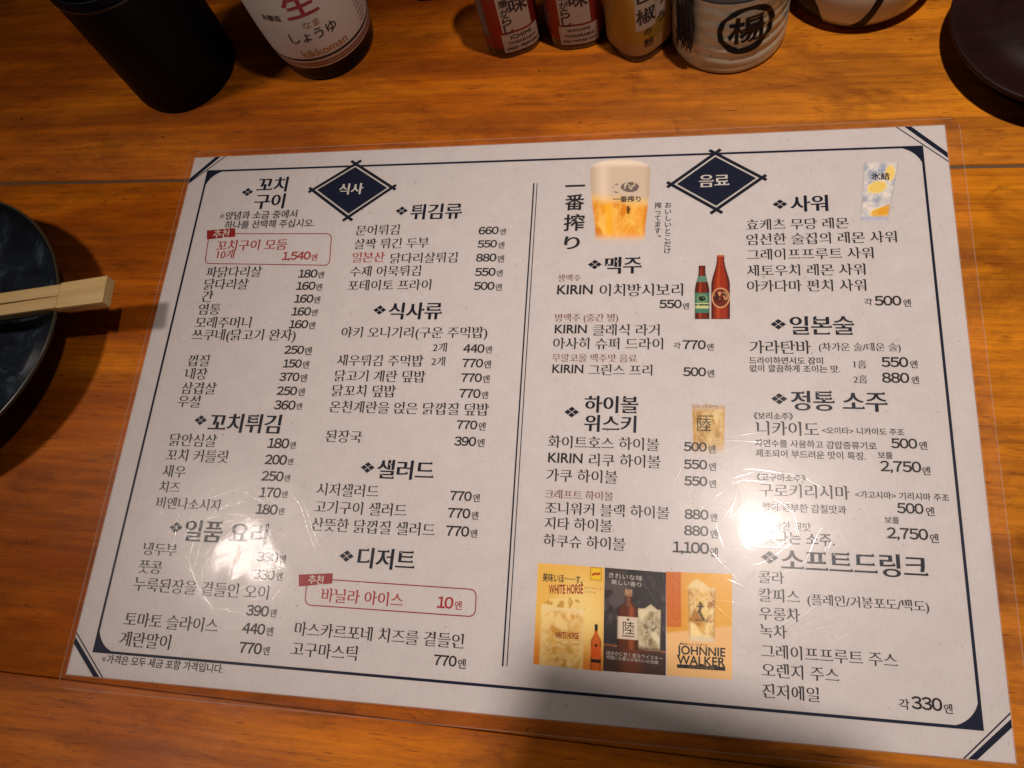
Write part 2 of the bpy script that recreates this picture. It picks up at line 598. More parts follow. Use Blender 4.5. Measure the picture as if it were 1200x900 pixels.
TXT=[
('grill', 'heading', '꼬치', 'h', 'b', 45.28, 64.7, 275.91),
('grill', 'heading', '구이', 'h', 'b', 45.73, 65.0, 264.58),
('grill', 'heading', '*', 'm', 'b', 40.01, 40.01, 271.39),
('grill', 'note', '※양념과 소금 중에서', 's', 'k', 25.65, 74.21, 255.69),
('grill', 'note', '하나를 선택해 주십시오.', 's', 'k', 30.21, 85.99, 249.45),
('grill', 'rec', '추천', 's', 'w', 24.18, 34.26, 243.73),
('grill', 'rec', '꼬치구이 모둠', 'b', 'r', 27.84, 71.73, 235.96),
('grill', 'rec', '10개', 'b', 'r', 29.16, 40.4, 230.2),
('grill', 'rec', '1,540', 'n', 'r', 70.32, 87.28, 228.03),
('grill', 'rec', '엔', 's', 'r', 87.92, 91.5, 227.26),
('grill', 'dish', '파닭다리살', 'i', 'k', 25.37, 59.54, 218.84),
('grill', 'price', '180', 'n', 'k', 82.12, 93.31, 217.06),
('grill', 'price', '엔', 's', 'k', 93.79, 97.32, 216.21),
('grill', 'dish', '닭다리살', 'i', 'k', 25.87, 52.94, 211.19),
('grill', 'price', '160', 'n', 'k', 82.28, 93.41, 209.53),
('grill', 'price', '엔', 's', 'k', 93.89, 97.57, 208.72),
('grill', 'dish', '간', 'i', 'k', 25.99, 33.01, 203.66),
('grill', 'price', '160', 'n', 'k', 82.51, 93.58, 201.72),
('grill', 'price', '엔', 's', 'k', 94.05, 97.71, 200.94),
('grill', 'dish', '염통', 'i', 'k', 25.83, 39.2, 195.72),
('grill', 'price', '160', 'n', 'k', 82.39, 93.57, 194.01),
('grill', 'price', '엔', 's', 'k', 94.04, 97.51, 193.26),
('grill', 'dish', '모래주머니', 'i', 'k', 25.76, 59.51, 187.52),
('grill', 'price', '160', 'n', 'k', 82.27, 93.21, 186.38),
('grill', 'price', '엔', 's', 'k', 93.68, 97.47, 185.67),
('grill', 'dish', '쓰쿠네(닭고기 완자)', 'i', 'k', 25.56, 87.29, 180.02),
('grill', 'price', '250', 'n', 'k', 82.21, 93.53, 171.39),
('grill', 'price', '엔', 's', 'k', 94.0, 98.09, 170.75),
('grill', 'dish', '껍질', 'i', 'k', 26.52, 39.39, 164.79),
('grill', 'price', '150', 'n', 'k', 83.05, 93.62, 163.51),
('grill', 'price', '엔', 's', 'k', 94.25, 97.98, 162.9),
('grill', 'dish', '내장', 'i', 'k', 26.44, 39.95, 156.98),
('grill', 'price', '370', 'n', 'k', 82.31, 93.67, 155.9),
('grill', 'price', '엔', 's', 'k', 94.3, 98.17, 155.32),
('grill', 'dish', '삼겹살', 'i', 'k', 26.49, 47.1, 148.8),
('grill', 'price', '250', 'n', 'k', 82.33, 93.78, 148.04),
('grill', 'price', '엔', 's', 'k', 94.58, 98.26, 147.5),
('grill', 'dish', '우설', 'i', 'k', 26.15, 39.41, 141.18),
('grill', 'price', '360', 'n', 'k', 82.32, 94.37, 140.15),
('grill', 'price', '엔', 's', 'k', 94.92, 98.12, 139.67),
('fried', 'heading', '튀김류', 'h', 'b', 142.04, 171.85, 254.64),
('fried', 'heading', '*', 'm', 'b', 136.91, 136.91, 255.65),
('fried', 'dish', '문어튀김', 'i', 'k', 111.72, 137.2, 243.81),
('fried', 'price', '660', 'n', 'k', 182.39, 193.52, 241.79),
('fried', 'price', '엔', 's', 'k', 194.25, 197.55, 240.85),
('fried', 'dish', '살짝 튀긴 두부', 'i', 'k', 112.01, 155.15, 235.14),
('fried', 'price', '550', 'n', 'k', 182.57, 193.3, 233.56),
('fried', 'price', '엔', 's', 'k', 194.03, 197.47, 232.66),
('fried', 'price', '880', 'n', 'k', 182.6, 193.75, 225.24),
('fried', 'price', '엔', 's', 'k', 194.31, 198.05, 224.38),
('fried', 'dish', '수제 어묵튀김', 'i', 'k', 112.33, 152.73, 218.05),
('fried', 'price', '550', 'n', 'k', 182.83, 194.07, 216.68),
('fried', 'price', '엔', 's', 'k', 194.62, 198.02, 215.86),
('fried', 'dish', '포테이토 프라이', 'i', 'k', 112.33, 159.47, 209.53),
('fried', 'price', '500', 'n', 'k', 183.04, 194.21, 208.41),
('fried', 'price', '엔', 's', 'k', 194.76, 198.29, 207.63),
('fried', 'dish', '일본산', 'i', 'r', 112.16, 130.97, 226.76),
('fried', 'dish', '닭다리살튀김', 'i', 'k', 134.42, 172.2, 225.8),
('meal', 'heading', '식사류', 'h', 'b', 137.65, 167.43, 194.07),
('meal', 'heading', '*', 'm', 'b', 132.73, 132.73, 194.68),
('meal', 'dish', '야키 오니기리(구운 주먹밥)', 'i', 'k', 113.1, 193.01, 181.7),
('meal', 'price', '2개', 'i', 'k', 164.72, 172.26, 173.3),
('meal', 'price', '440', 'n', 'k', 181.08, 192.27, 172.72),
('meal', 'price', '엔', 's', 'k', 192.81, 196.25, 172.1),
('meal', 'dish', '새우튀김 주먹밥', 'i', 'k', 113.28, 160.56, 165.68),
('meal', 'price', '2개', 'i', 'k', 164.88, 172.21, 165.51),
('meal', 'price', '770', 'n', 'k', 181.33, 192.29, 164.67),
('meal', 'price', '엔', 's', 'k', 192.82, 196.55, 164.09),
('meal', 'dish', '닭고기 계란 덮밥', 'i', 'k', 113.44, 162.76, 156.98),
('meal', 'price', '770', 'n', 'k', 181.58, 192.47, 156.73),
('meal', 'price', '엔', 's', 'k', 192.99, 196.55, 156.18),
('meal', 'dish', '닭꼬치 덮밥', 'i', 'k', 113.33, 147.95, 148.75),
('meal', 'price', '770', 'n', 'k', 181.49, 192.61, 148.26),
('meal', 'price', '엔', 's', 'k', 193.28, 196.63, 147.57),
('meal', 'dish', '온천계란을 얹은 닭껍질 덮밥', 'i', 'k', 113.35, 197.6, 139.97),
('meal', 'price', '770', 'n', 'k', 181.94, 192.52, 131.74),
('meal', 'price', '엔', 's', 'k', 193.19, 196.88, 131.13),
('meal', 'dish', '된장국', 'i', 'k', 113.8, 133.27, 124.08),
('meal', 'price', '390', 'n', 'k', 181.72, 192.81, 123.25),
('meal', 'price', '엔', 's', 'k', 193.47, 197.14, 122.69),
('skewer', 'heading', '꼬치튀김', 'h', 'b', 46.94, 88.07, 129.63),
('skewer', 'heading', '*', 'm', 'b', 42.04, 42.04, 130.75),
('skewer', 'dish', '닭안심살', 'i', 'k', 26.65, 53.8, 119.75),
('skewer', 'price', '180', 'n', 'k', 82.81, 94.67, 119.4),
('skewer', 'price', '엔', 's', 'k', 95.28, 98.43, 118.61),
('skewer', 'dish', '꼬치 커틀릿', 'i', 'k', 26.57, 62.19, 111.37),
('skewer', 'price', '200', 'n', 'k', 82.88, 95.06, 110.69),
('skewer', 'price', '엔', 's', 'k', 95.67, 98.59, 109.94),
('skewer', 'dish', '새우', 'i', 'k', 26.72, 39.86, 102.62),
('skewer', 'price', '250', 'n', 'k', 82.73, 94.83, 102.09),
('skewer', 'price', '엔', 's', 'k', 95.44, 98.55, 101.39),
('skewer', 'dish', '치즈', 'i', 'k', 26.86, 38.61, 94.29),
('skewer', 'price', '170', 'n', 'k', 83.42, 95.02, 93.63),
('skewer', 'price', '엔', 's', 'k', 95.62, 98.7, 92.96),
('skewer', 'dish', '비엔나소시지', 'i', 'k', 26.93, 63.1, 85.99),
('skewer', 'price', '180', 'n', 'k', 83.31, 94.83, 85.08),
('skewer', 'price', '엔', 's', 'k', 95.43, 98.49, 84.44),
('side', 'heading', '일품 요리', 'h', 'b', 46.42, 91.74, 72.68),
('side', 'heading', '*', 'm', 'b', 41.38, 41.38, 73.7),
('side', 'dish', '냉두부', 'i', 'k', 25.38, 44.58, 62.33),
('side', 'price', '330', 'n', 'k', 88.38, 99.63, 61.68),
('side', 'price', '엔', 's', 'k', 100.41, 103.8, 61.17),
('side', 'dish', '풋콩', 'i', 'k', 25.51, 38.4, 53.45),
('side', 'price', '330', 'n', 'k', 88.32, 99.49, 53.21),
('side', 'price', '엔', 's', 'k', 100.26, 103.63, 52.75),
('side', 'dish', '누룩된장을 곁들인 오이', 'i', 'k', 25.16, 97.96, 44.83),
('side', 'price', '390', 'n', 'k', 87.91, 99.7, 36.12),
('side', 'price', '엔', 's', 'k', 100.5, 103.82, 35.58),
('side', 'dish', '토마토 슬라이스', 'i', 'k', 24.48, 74.9, 27.88),
('side', 'price', '440', 'n', 'k', 87.69, 99.4, 27.83),
('side', 'price', '엔', 's', 'k', 100.23, 103.72, 27.17),
('side', 'dish', '계란말이', 'i', 'k', 24.29, 51.79, 18.55),
('side', 'price', '770', 'n', 'k', 87.81, 99.44, 18.99),
('side', 'price', '엔', 's', 'k', 100.26, 103.53, 18.36),
('foot', 'note', '※가격은 모두 세금 포함 가격입니다.', 's', 'k', 17.28, 81.82, 8.7),
('salad', 'heading', '샐러드', 'h', 'b', 143.68, 173.15, 107.78),
('salad', 'heading', '*', 'm', 'b', 138.76, 138.76, 108.3),
('salad', 'dish', '시저샐러드', 'i', 'k', 113.73, 146.13, 96.44),
('salad', 'price', '770', 'n', 'k', 182.53, 193.36, 95.9),
('salad', 'price', '엔', 's', 'k', 194.02, 197.42, 95.27),
('salad', 'dish', '고기구이 샐러드', 'i', 'k', 114.05, 161.72, 87.69),
('salad', 'price', '770', 'n', 'k', 182.36, 193.49, 87.54),
('salad', 'price', '엔', 's', 'k', 194.16, 197.53, 86.78),
('salad', 'dish', '산뜻한 닭껍질 샐러드', 'i', 'k', 114.0, 176.86, 79.03),
('salad', 'price', '770', 'n', 'k', 182.42, 193.83, 78.95),
('salad', 'price', '엔', 's', 'k', 194.51, 197.85, 78.24),
('dessert', 'heading', '디저트', 'h', 'b', 140.36, 169.07, 64.01),
('dessert', 'heading', '*', 'm', 'b', 134.6, 134.6, 64.32),
('dessert', 'rec', '추천', 's', 'w', 117.02, 124.87, 52.37),
('dessert', 'rec', '바닐라 아이스', 'b', 'r', 124.53, 165.53, 45.62),
('dessert', 'rec', '10', 'n', 'r', 182.08, 189.73, 45.82),
('dessert', 'rec', '엔', 's', 'r', 190.41, 193.84, 45.0),
('dessert', 'dish', '마스카르포네 치즈를 곁들인', 'i', 'k', 114.3, 196.43, 29.42),
('dessert', 'dish', '고구마스틱', 'i', 'k', 114.1, 146.74, 20.46),
('dessert', 'price', '770', 'n', 'k', 183.36, 194.02, 20.54),
('dessert', 'price', '엔', 's', 'k', 194.69, 198.39, 19.8),
('badge1', 'badge', '식사', 'h', 'w', 97.11, 111.96, 271.1),
('badge2', 'badge', '음료', 'h', 'w', 298.54, 314.03, 268.5),
('beer', 'heading', '맥주', 'h', 'b', 251.49, 270.4, 219.55),
('beer', 'heading', '*', 'm', 'b', 246.27, 246.27, 220.16),
('beer', 'note', '생맥주', 'i', 'o', 227.45, 239.49, 212.56),
('beer', 'dish', 'KIRIN', 'K', 'k', 227.57, 245.92, 205.79),
('beer', 'dish', '이치방시보리', 'i', 'k', 249.44, 291.23, 205.32),
('beer', 'price', '550', 'n', 'k', 279.59, 290.62, 197.37),
('beer', 'price', '엔', 's', 'k', 291.16, 294.29, 196.15),
('beer', 'note', '병맥주 (중간 병)', 'i', 'o', 227.1, 259.54, 190.13),
('beer', 'dish', 'KIRIN', 'K', 'k', 227.77, 244.07, 183.66),
('beer', 'dish', '클래식 라거', 'i', 'k', 246.99, 280.15, 183.25),
('beer', 'dish', '아사히 슈퍼 드라이', 'i', 'k', 227.42, 282.0, 175.78),
('beer', 'price', '각', 's', 'k', 287.07, 290.46, 174.77),
('beer', 'price', '770', 'n', 'k', 291.27, 302.4, 175.36),
('beer', 'price', '엔', 's', 'k', 302.91, 306.15, 174.16),
('beer', 'note', '무알코올 맥주맛 음료', 'i', 'o', 227.53, 269.45, 168.02),
('beer', 'dish', 'KIRIN', 'K', 'k', 227.97, 243.45, 162.06),
('beer', 'dish', '그린스 프리', 'i', 'k', 246.12, 277.09, 161.81),
('beer', 'price', '500', 'n', 'k', 291.7, 302.58, 161.22),
('beer', 'price', '엔', 's', 'k', 303.09, 306.49, 160.42),
('whisky', 'heading', '하이볼', 'h', 'b', 244.89, 270.98, 144.02),
('whisky', 'heading', '위스키', 'h', 'b', 245.25, 270.3, 134.08),
('whisky', 'heading', '*', 'm', 'b', 238.99, 238.99, 139.52),
('whisky', 'dish', '화이트호스 하이볼', 'i', 'k', 228.4, 281.11, 124.4),
('whisky', 'price', '500', 'n', 'k', 292.47, 303.0, 123.74),
('whisky', 'price', '엔', 's', 'k', 303.69, 307.07, 122.72),
('whisky', 'dish', 'KIRIN', 'K', 'k', 228.99, 245.52, 116.36),
('whisky', 'dish', '리쿠 하이볼', 'i', 'k', 248.61, 282.01, 115.98),
('whisky', 'price', '550', 'n', 'k', 292.6, 303.24, 115.25),
('whisky', 'price', '엔', 's', 'k', 304.02, 307.28, 114.39),
('whisky', 'dish', '가쿠 하이볼', 'i', 'k', 228.67, 262.28, 107.9),
('whisky', 'price', '550', 'n', 'k', 292.91, 303.29, 107.39),
('whisky', 'price', '엔', 's', 'k', 304.06, 307.3, 106.37),
('whisky', 'note', '크래프트 하이볼', 'i', 'o', 228.65, 260.69, 98.67),
('whisky', 'dish', '조니워커 블랙 하이볼', 'i', 'k', 229.12, 286.46, 92.12),
('whisky', 'price', '880', 'n', 'k', 293.27, 303.9, 91.91),
('whisky', 'price', '엔', 's', 'k', 304.64, 307.77, 90.84),
('whisky', 'dish', '지타 하이볼', 'i', 'k', 229.43, 260.76, 84.89),
('whisky', 'price', '880', 'n', 'k', 293.17, 303.83, 84.5),
('whisky', 'price', '엔', 's', 'k', 304.67, 307.99, 83.37),
('whisky', 'dish', '하쿠슈 하이볼', 'i', 'k', 229.45, 267.05, 76.81),
('whisky', 'price', '1,100', 'n', 'k', 288.27, 304.18, 76.44),
('whisky', 'price', '엔', 's', 'k', 304.5, 308.1, 75.37),
('sour', 'heading', '사워', 'h', 'b', 343.79, 362.12, 253.21),
('sour', 'heading', '*', 'm', 'b', 338.91, 338.91, 253.17),
('sour', 'dish', '효케츠 무당 레몬', 'i', 'k', 322.18, 371.19, 241.54),
('sour', 'dish', '엄선한 술집의 레몬 사워', 'i', 'k', 322.09, 392.97, 233.21),
('sour', 'dish', '그레이프프루트 사워', 'i', 'k', 322.25, 381.76, 224.45),
('sour', 'dish', '세토우치 레몬 사워', 'i', 'k', 322.16, 377.59, 215.5),
('sour', 'dish', '아카다마 펀치 사워', 'i', 'k', 322.07, 377.45, 206.92),
('sour', 'price', '각', 's', 'k', 376.04, 379.64, 197.93),
('sour', 'price', '500', 'n', 'k', 380.58, 392.62, 198.52),
('sour', 'price', '엔', 's', 'k', 393.42, 396.85, 197.29),
('sake', 'heading', '일본술', 'h', 'b', 341.6, 370.91, 185.78),
('sake', 'heading', '*', 'm', 'b', 336.43, 336.43, 186.27),
('sake', 'dish', '가라탄바', 'i', 'k', 322.89, 350.95, 174.31),
('sake', 'dish', '(차가운 술/데운 술)', 'i', 'k', 354.46, 390.66, 174.78),
('sake', 'note', '드라이하면서도 잡미', 's', 'k', 322.58, 356.09, 167.41),
('sake', 'note', '없이 깔끔하게 조이는 맛.', 's', 'k', 322.77, 363.47, 163.33),
('sake', 'price', '1홉', 'i', 'k', 369.33, 375.16, 165.97),
('sake', 'price', '550', 'n', 'k', 381.66, 393.37, 167.09),
('sake', 'price', '엔', 's', 'k', 394.04, 397.37, 166.05),
('sake', 'price', '2홉', 'i', 'k', 369.06, 375.18, 158.54),
('sake', 'price', '880', 'n', 'k', 381.51, 393.24, 159.33),
('sake', 'price', '엔', 's', 'k', 394.13, 397.33, 158.33),
('shochu', 'heading', '정통 소주', 'h', 'b', 340.91, 383.17, 147.63),
('shochu', 'heading', '*', 'm', 'b', 335.9, 335.9, 148.16),
('shochu', 'note', '《보리소주》', 's', 'k', 324.19, 341.81, 139.61),
('shochu', 'dish', '니카이도', 'i', 'k', 325.01, 352.9, 133.65),
('shochu', 'note', '<오이타> 니카이도 주조', 's', 'k', 354.18, 389.18, 133.25),
('shochu', 'note', '자연수를 사용하고 감압증류기로', 's', 'k', 324.58, 377.17, 126.43),
('shochu', 'note', '제조되어 부드러운 맛이 특징.', 's', 'k', 324.84, 372.35, 121.56),
('shochu', 'price', '500', 'n', 'k', 383.24, 394.22, 127.97),
('shochu', 'price', '엔', 's', 'k', 394.98, 398.29, 127.26),
('shochu', 'price', '보틀', 's', 'k', 377.45, 383.61, 122.32),
('shochu', 'price', '2,750', 'n', 'k', 378.04, 395.04, 116.92),
('shochu', 'price', '엔', 's', 'k', 395.33, 398.71, 115.68),
('shochu', 'note', '《고구마소주》', 's', 'k', 325.02, 346.36, 110.36),
('shochu', 'dish', '구로키리시마', 'i', 'k', 326.03, 364.64, 104.49),
('shochu', 'note', '<가고시마> 기리시마 주조', 's', 'k', 366.9, 405.23, 104.03),
('shochu', 'note', '향이 풍부한 감칠맛과', 's', 'k', 327.21, 362.89, 96.83),
('shochu', 'note', '깔끔한 뒷맛', 's', 'k', 328.15, 347.72, 88.47),
('shochu', 'note', '빛나는 소주.', 's', 'k', 327.0, 357.4, 83.29),
('shochu', 'price', '500', 'n', 'k', 383.68, 394.55, 98.64),
('shochu', 'price', '엔', 's', 'k', 395.36, 398.79, 97.66),
('shochu', 'price', '보틀', 's', 'k', 378.45, 384.24, 93.19),
('shochu', 'price', '2,750', 'n', 'k', 378.86, 395.48, 87.19),
('shochu', 'price', '엔', 's', 'k', 396.05, 399.54, 86.09),
('soft', 'heading', '소프트드링크', 'h', 'b', 334.73, 394.27, 73.57),
('soft', 'heading', '*', 'm', 'b', 330.01, 330.01, 74.31),
('soft', 'dish', '콜라', 'i', 'k', 325.14, 335.9, 65.82),
('soft', 'dish', '칼피스', 'i', 'k', 325.03, 342.08, 58.14),
('soft', 'dish', '(플레인/거봉포도/백도)', 'i', 'k', 345.12, 393.42, 57.56),
('soft', 'dish', '우롱차', 'i', 'k', 325.22, 341.84, 50.4),
('soft', 'dish', '녹차', 'i', 'k', 325.32, 336.35, 43.11),
('soft', 'dish', '그레이프프루트 주스', 'i', 'k', 325.71, 379.62, 34.96),
('soft', 'dish', '오렌지 주스', 'i', 'k', 325.79, 356.52, 27.36),
('soft', 'dish', '진저에일', 'i', 'k', 325.76, 348.45, 19.11),
('soft', 'price', '각', 's', 'k', 378.94, 382.92, 18.23),
('soft', 'price', '330', 'n', 'k', 383.7, 395.26, 19.2),
('soft', 'price', '엔', 's', 'k', 395.76, 399.01, 17.97),
('slogan', 'slogan', '一', 'G', 'k', 228.02, 238.73, 268.17),
('slogan', 'slogan', '番', 'G', 'k', 228.27, 239.01, 257.89),
('slogan', 'slogan', '搾', 'G', 'k', 228.5, 239.59, 245.43),
('slogan', 'slogan', 'り', 'G', 'k', 229.47, 237.85, 233.23),
('slogan', 'slogan', 'お', 'B', 'k', 281.36, 284.45, 254.55),
('slogan', 'slogan', 'い', 'B', 'k', 281.39, 284.46, 250.63),
('slogan', 'slogan', 'し', 'B', 'k', 281.41, 284.48, 246.73),
('slogan', 'slogan', 'い', 'B', 'k', 281.43, 284.49, 242.85),
('slogan', 'slogan', 'と', 'B', 'k', 281.45, 284.5, 239.0),
('slogan', 'slogan', 'こ', 'B', 'k', 281.47, 284.51, 235.18),
('slogan', 'slogan', 'だ', 'B', 'k', 281.49, 284.52, 231.37),
('slogan', 'slogan', 'け', 'B', 'k', 281.52, 284.54, 227.59),
('slogan', 'slogan', '搾', 'B', 'k', 276.17, 279.27, 254.46),
('slogan', 'slogan', 'っ', 'B', 'k', 276.21, 279.3, 250.66),
('slogan', 'slogan', 'て', 'B', 'k', 276.24, 279.32, 246.88),
('slogan', 'slogan', 'ま', 'B', 'k', 276.27, 279.35, 243.12),
('slogan', 'slogan', 'す', 'B', 'k', 276.31, 279.37, 239.39),
('slogan', 'slogan', '。', 'B', 'k', 276.34, 279.4, 235.68),
]
FRAME=[(10.98, 287.0), (408.26, 284.56), (409.09, 11.41), (11.89, 11.67)]
DIV=[(210.56, 270.67), (212.39, 270.6), (217.05, 20.21), (215.13, 20.07)]
TAG1=[(19.47, 246.15), (37.22, 247.26), (38.47, 241.55), (20.85, 240.21)]
BOX1=[(21.51, 243.93), (97.49, 242.03), (99.47, 222.06), (23.0, 224.47)]
TAG2=[(111.73, 54.2), (128.97, 55.88), (129.4, 51.06), (112.77, 48.67)]
BOX2=[(116.34, 52.83), (199.97, 52.5), (200.5, 40.44), (117.24, 40.4)]
DIA1=[(104.75, 285.84), (126.3, 270.98), (105.58, 254.69), (83.72, 271.18)]
DIA2=[(306.94, 283.27), (327.51, 269.21), (307.32, 253.24), (287.19, 267.15)]
DIA1C=[(105.18, 270.58)]
DIA2C=[(307.19, 268.07)]
BEER=[(240.44, 284.81), (273.28, 283.57), (274.26, 230.86), (243.3, 231.54)]
BOTS=[(296.19, 225.24), (313.99, 224.89), (313.86, 188.88), (296.59, 188.92)]
LEMON=[(378.36, 277.18), (397.61, 276.3), (395.23, 241.71), (376.49, 242.24)]
HIGH=[(295.79, 145.99), (311.61, 146.27), (311.56, 118.55), (296.12, 118.08)]
PO1=[(227.76, 66.22), (258.14, 65.85), (259.51, 21.39), (228.74, 22.07)]
PO2=[(258.3, 65.86), (285.5, 65.22), (286.25, 21.8), (259.49, 21.61)]
PO3=[(285.49, 65.6), (313.98, 66.16), (313.65, 22.23), (286.7, 21.83)]
STR=[[(0.53, 281.15), (14.76, 296.34)], [(-0.61, 278.48), (19.14, 296.14)], [(404.31, 295.21), (418.67, 280.18)], [(399.51, 294.86), (418.59, 276.49)], [(404.17, -0.35), (419.75, 14.3)], [(401.51, 0.12), (419.9, 18.14)], [(-0.59, 16.35), (13.64, 2.81)], [(0.29, 19.11), (19.85, 0.14)]]

# ------------------------------------------------------------------ the menu
MENU = (210.0, 148.5, 0.0)
menu = empty('menu', MENU, 'large laminated menu sheet printed in Korean with prices, lying across the table', 'menu')
L = Lettering()
txt_ids = [(e, L.add('❖' if False else e[2], e[3])) for e in TXT if e[2] != '*']

Z_PIC, Z_INK, Z_FILM = .33, .37, .55
# paper
V, F = box(-210, 210, -148.5, 148.5, .08, .30)
link('paper_sheet', V, F, M_PAPER, menu)


def loc(p):
    return (p[0] - MENU[0], p[1] - MENU[1])


# film: a sheet with a clear margin, dropping to the table outside the paper
def film_mesh():
    x0, x1, y0, y1 = -3.2, 427.2, -6.5, 301.2
    xs = np.unique(np.r_[np.linspace(x0, x1, 130), x0, x0 + .4, x0 + 1.2, -.5, 420.5, 426.8, x0 + 2.2, 0, .6, 1.3, 418.5, 419.4, 420, 421.2, 423])
    ys = np.unique(np.r_[np.linspace(y0, y1, 96), y0 + .4, -1.2, -.5, 0, .6, 1.4, 295.6, 296.4, 297, 297.5, 298, 300.8])
    X, Y = np.meshgrid(xs, ys)
    d = np.minimum(np.minimum(X, 420 - X), np.minimum(Y, 297 - Y))      # >0 inside the paper
    t = np.clip((d + 1.6) / 2.6, 0, 1)
    t = t * t * (3 - 2 * t)
    z = .16 + t * (.62 - .16)
    rng = np.random.RandomState(4)
    w = np.zeros_like(z)
    for _ in range(14):
        kx, ky, ph = rng.uniform(-.11, .11), rng.uniform(-.11, .11), rng.uniform(0, 6.28)
        w += np.sin(kx * X + ky * Y + ph)
    z += (w / 14) * .10 * t
    # the free margin lifts and dips a little
    z += (1 - t) * .10 * (1 + np.sin(X * .09 + 1.0) * np.cos(Y * .07))
    # creases of the worn patch at the lower left
    for cx, cy, a, ln, h in ((88, 78, 2.45, 12, .17), (102, 60, -.65, 15, .20), (66, 66, .4, 10, .15), (78, 50, 1.2, 9, .14), (104, 94, 2.0, 10, .12), (122, 80, 1.0, 9, .12)):
        u = (X - cx) * math.cos(a) + (Y - cy) * math.sin(a)
        s = -(X - cx) * math.sin(a) + (Y - cy) * math.cos(a)
        z += h * np.exp(-(u / ln) ** 2 - (s / 4.2) ** 2)
    # rounded outer corners
    rc = 5.0
    px_, py_ = X.copy(), Y.copy()
    for cx, cy, sx, sy in ((x0 + rc, y0 + rc, -1, -1), (x1 - rc, y0 + rc, 1, -1), (x1 - rc, y1 - rc, 1, 1), (x0 + rc, y1 - rc, -1, 1)):
        dx, dy = (px_ - cx) * sx, (py_ - cy) * sy
        msk = (dx > 0) & (dy > 0)
        rr = np.hypot(dx, dy)
        mxx = np.maximum(dx, dy)
        f = np.where(rr > 0, mxx / np.maximum(rr, 1e-6), 1)
        px_ = np.where(msk, cx + dx * f * sx, px_)
        py_ = np.where(msk, cy + dy * f * sy, py_)
    V = np.c_[(px_ - MENU[0]).ravel(), (py_ - MENU[1]).ravel(), z.ravel()]
    ny, nx = X.shape
    F = [(j * nx + i, j * nx + i + 1, (j + 1) * nx + i + 1, (j + 1) * nx + i) for j in range(ny - 1) for i in range(nx - 1)]
    return V, F


V, F = film_mesh()
fm = []
for q in F:
    cx = sum(V[i][0] for i in q) / 4 + MENU[0]
    cy = sum(V[i][1] for i in q) / 4 + MENU[1]
    d = min(cx, 420 - cx, cy, 297 - cy)
    e = min(cx + 3.2, 427.2 - cx, cy + 6.5, 301.2 - cy)
    fm.append(2 if e < .42 or -.5 < d < 0 else (1 if d < 0 else 0))
film = link('laminate_film', V, F, [M_FILM, M_MARGIN, M_EDGE], menu, smooth=True, mi=fm)


class Print:
    """flat ink shapes, grouped by part"""

    def __init__(self):
        self.parts = {}

    def put(self, key, col, v, f, z=Z_INK):
        P = self.parts.setdefault(key, {'v': [], 'f': [], 'm': [], 'cols': []})
        if col not in P['cols']:
            P['cols'].append(col)
        ci = P['cols'].index(col)
        o = len(P['v'])
        P['v'] += [(x - MENU[0], y - MENU[1], z) for x, y in v]
        for q in f:
            # keep faces up
            a = sum(v[q[i]][0] * v[q[(i + 1) % len(q)]][1] - v[q[(i + 1) % len(q)]][0] * v[q[i]][1] for i in range(len(q)))
            q = q if a > 0 else q[::-1]
            P['f'].append(tuple(o + i for i in q))
            P['m'].append(ci)

    def build(self):
        objs = {}
        for key, P in self.parts.items():
            objs[key] = link(key[0], P['v'], P['f'], [INK[c] for c in P['cols']], menu, mi=P['m'])
        return objs


PR = Print()


def stroke(key, col, pts, w, closed=False, z=Z_INK):
    """a line of width w through pts with mitred corners"""
    pts = [np.array(p, float) for p in pts]
    n = len(pts)
    lft, rgt = [], []
    for i in range(n):
        if closed:
            a, b, c = pts[i - 1], pts[i], pts[(i + 1) % n]
        else:
            a, b, c = pts[max(i - 1, 0)], pts[i], pts[min(i + 1, n - 1)]
        d1, d2 = b - a, c - b
        if np.hypot(*d1) < 1e-9:
            d1 = d2
        if np.hypot(*d2) < 1e-9:
            d2 = d1
        d1, d2 = d1 / np.hypot(*d1), d2 / np.hypot(*d2)
        n1, n2 = np.array((-d1[1], d1[0])), np.array((-d2[1], d2[0]))
        m = (n1 + n2) / max(1 + n1 @ n2, .3)
        lft.append(b + m * w / 2)
        rgt.append(b - m * w / 2)
    V = [tuple(p) for p in lft + rgt]
    F = [(i, n + i, n + (i + 1) % n, (i + 1) % n) for i in range(n if closed else n - 1)]
    PR.put(key, col, V, F, z)


def roundrect(q, r, n=6):
    """rounded outline through the four corners q (any order round)"""
    out = []
    q = [np.array(p, float) for p in q]
    for i in range(4):
        a, b, c = q[i - 1], q[i], q[(i + 1) % 4]
        u, v = (a - b) / np.hypot(*(a - b)), (c - b) / np.hypot(*(c - b))
        for k in range(n + 1):
            t = k / n * math.pi / 2
            out.append(b + u * r * (1 - math.sin(t)) + v * r * (1 - math.cos(t)))
    return out


def clip_rect(poly, x0, x1, y0, y1):
    P = [tuple(p) for p in poly]
    for ax, lim, s in ((0, x0, 1), (0, x1, -1), (1, y0, 1), (1, y1, -1)):
        out = []
        for i in range(len(P)):
            a, b = P[i - 1], P[i]
            ia, ib = (a[ax] - lim) * s >= 0, (b[ax] - lim) * s >= 0
            if ia != ib:
                t = (lim - a[ax]) / (b[ax] - a[ax])
                out.append((a[0] + (b[0] - a[0]) * t, a[1] + (b[1] - a[1]) * t))
            if ib:
                out.append(b)
        P = out
    return P


def bar(a, b, w):
    a, b = np.array(a, float), np.array(b, float)
    d = (b - a) / np.hypot(*(b - a))
    n = np.array((-d[1], d[0])) * w / 2
    return [tuple(a + n), tuple(b + n), tuple(b - n), tuple(a - n)]


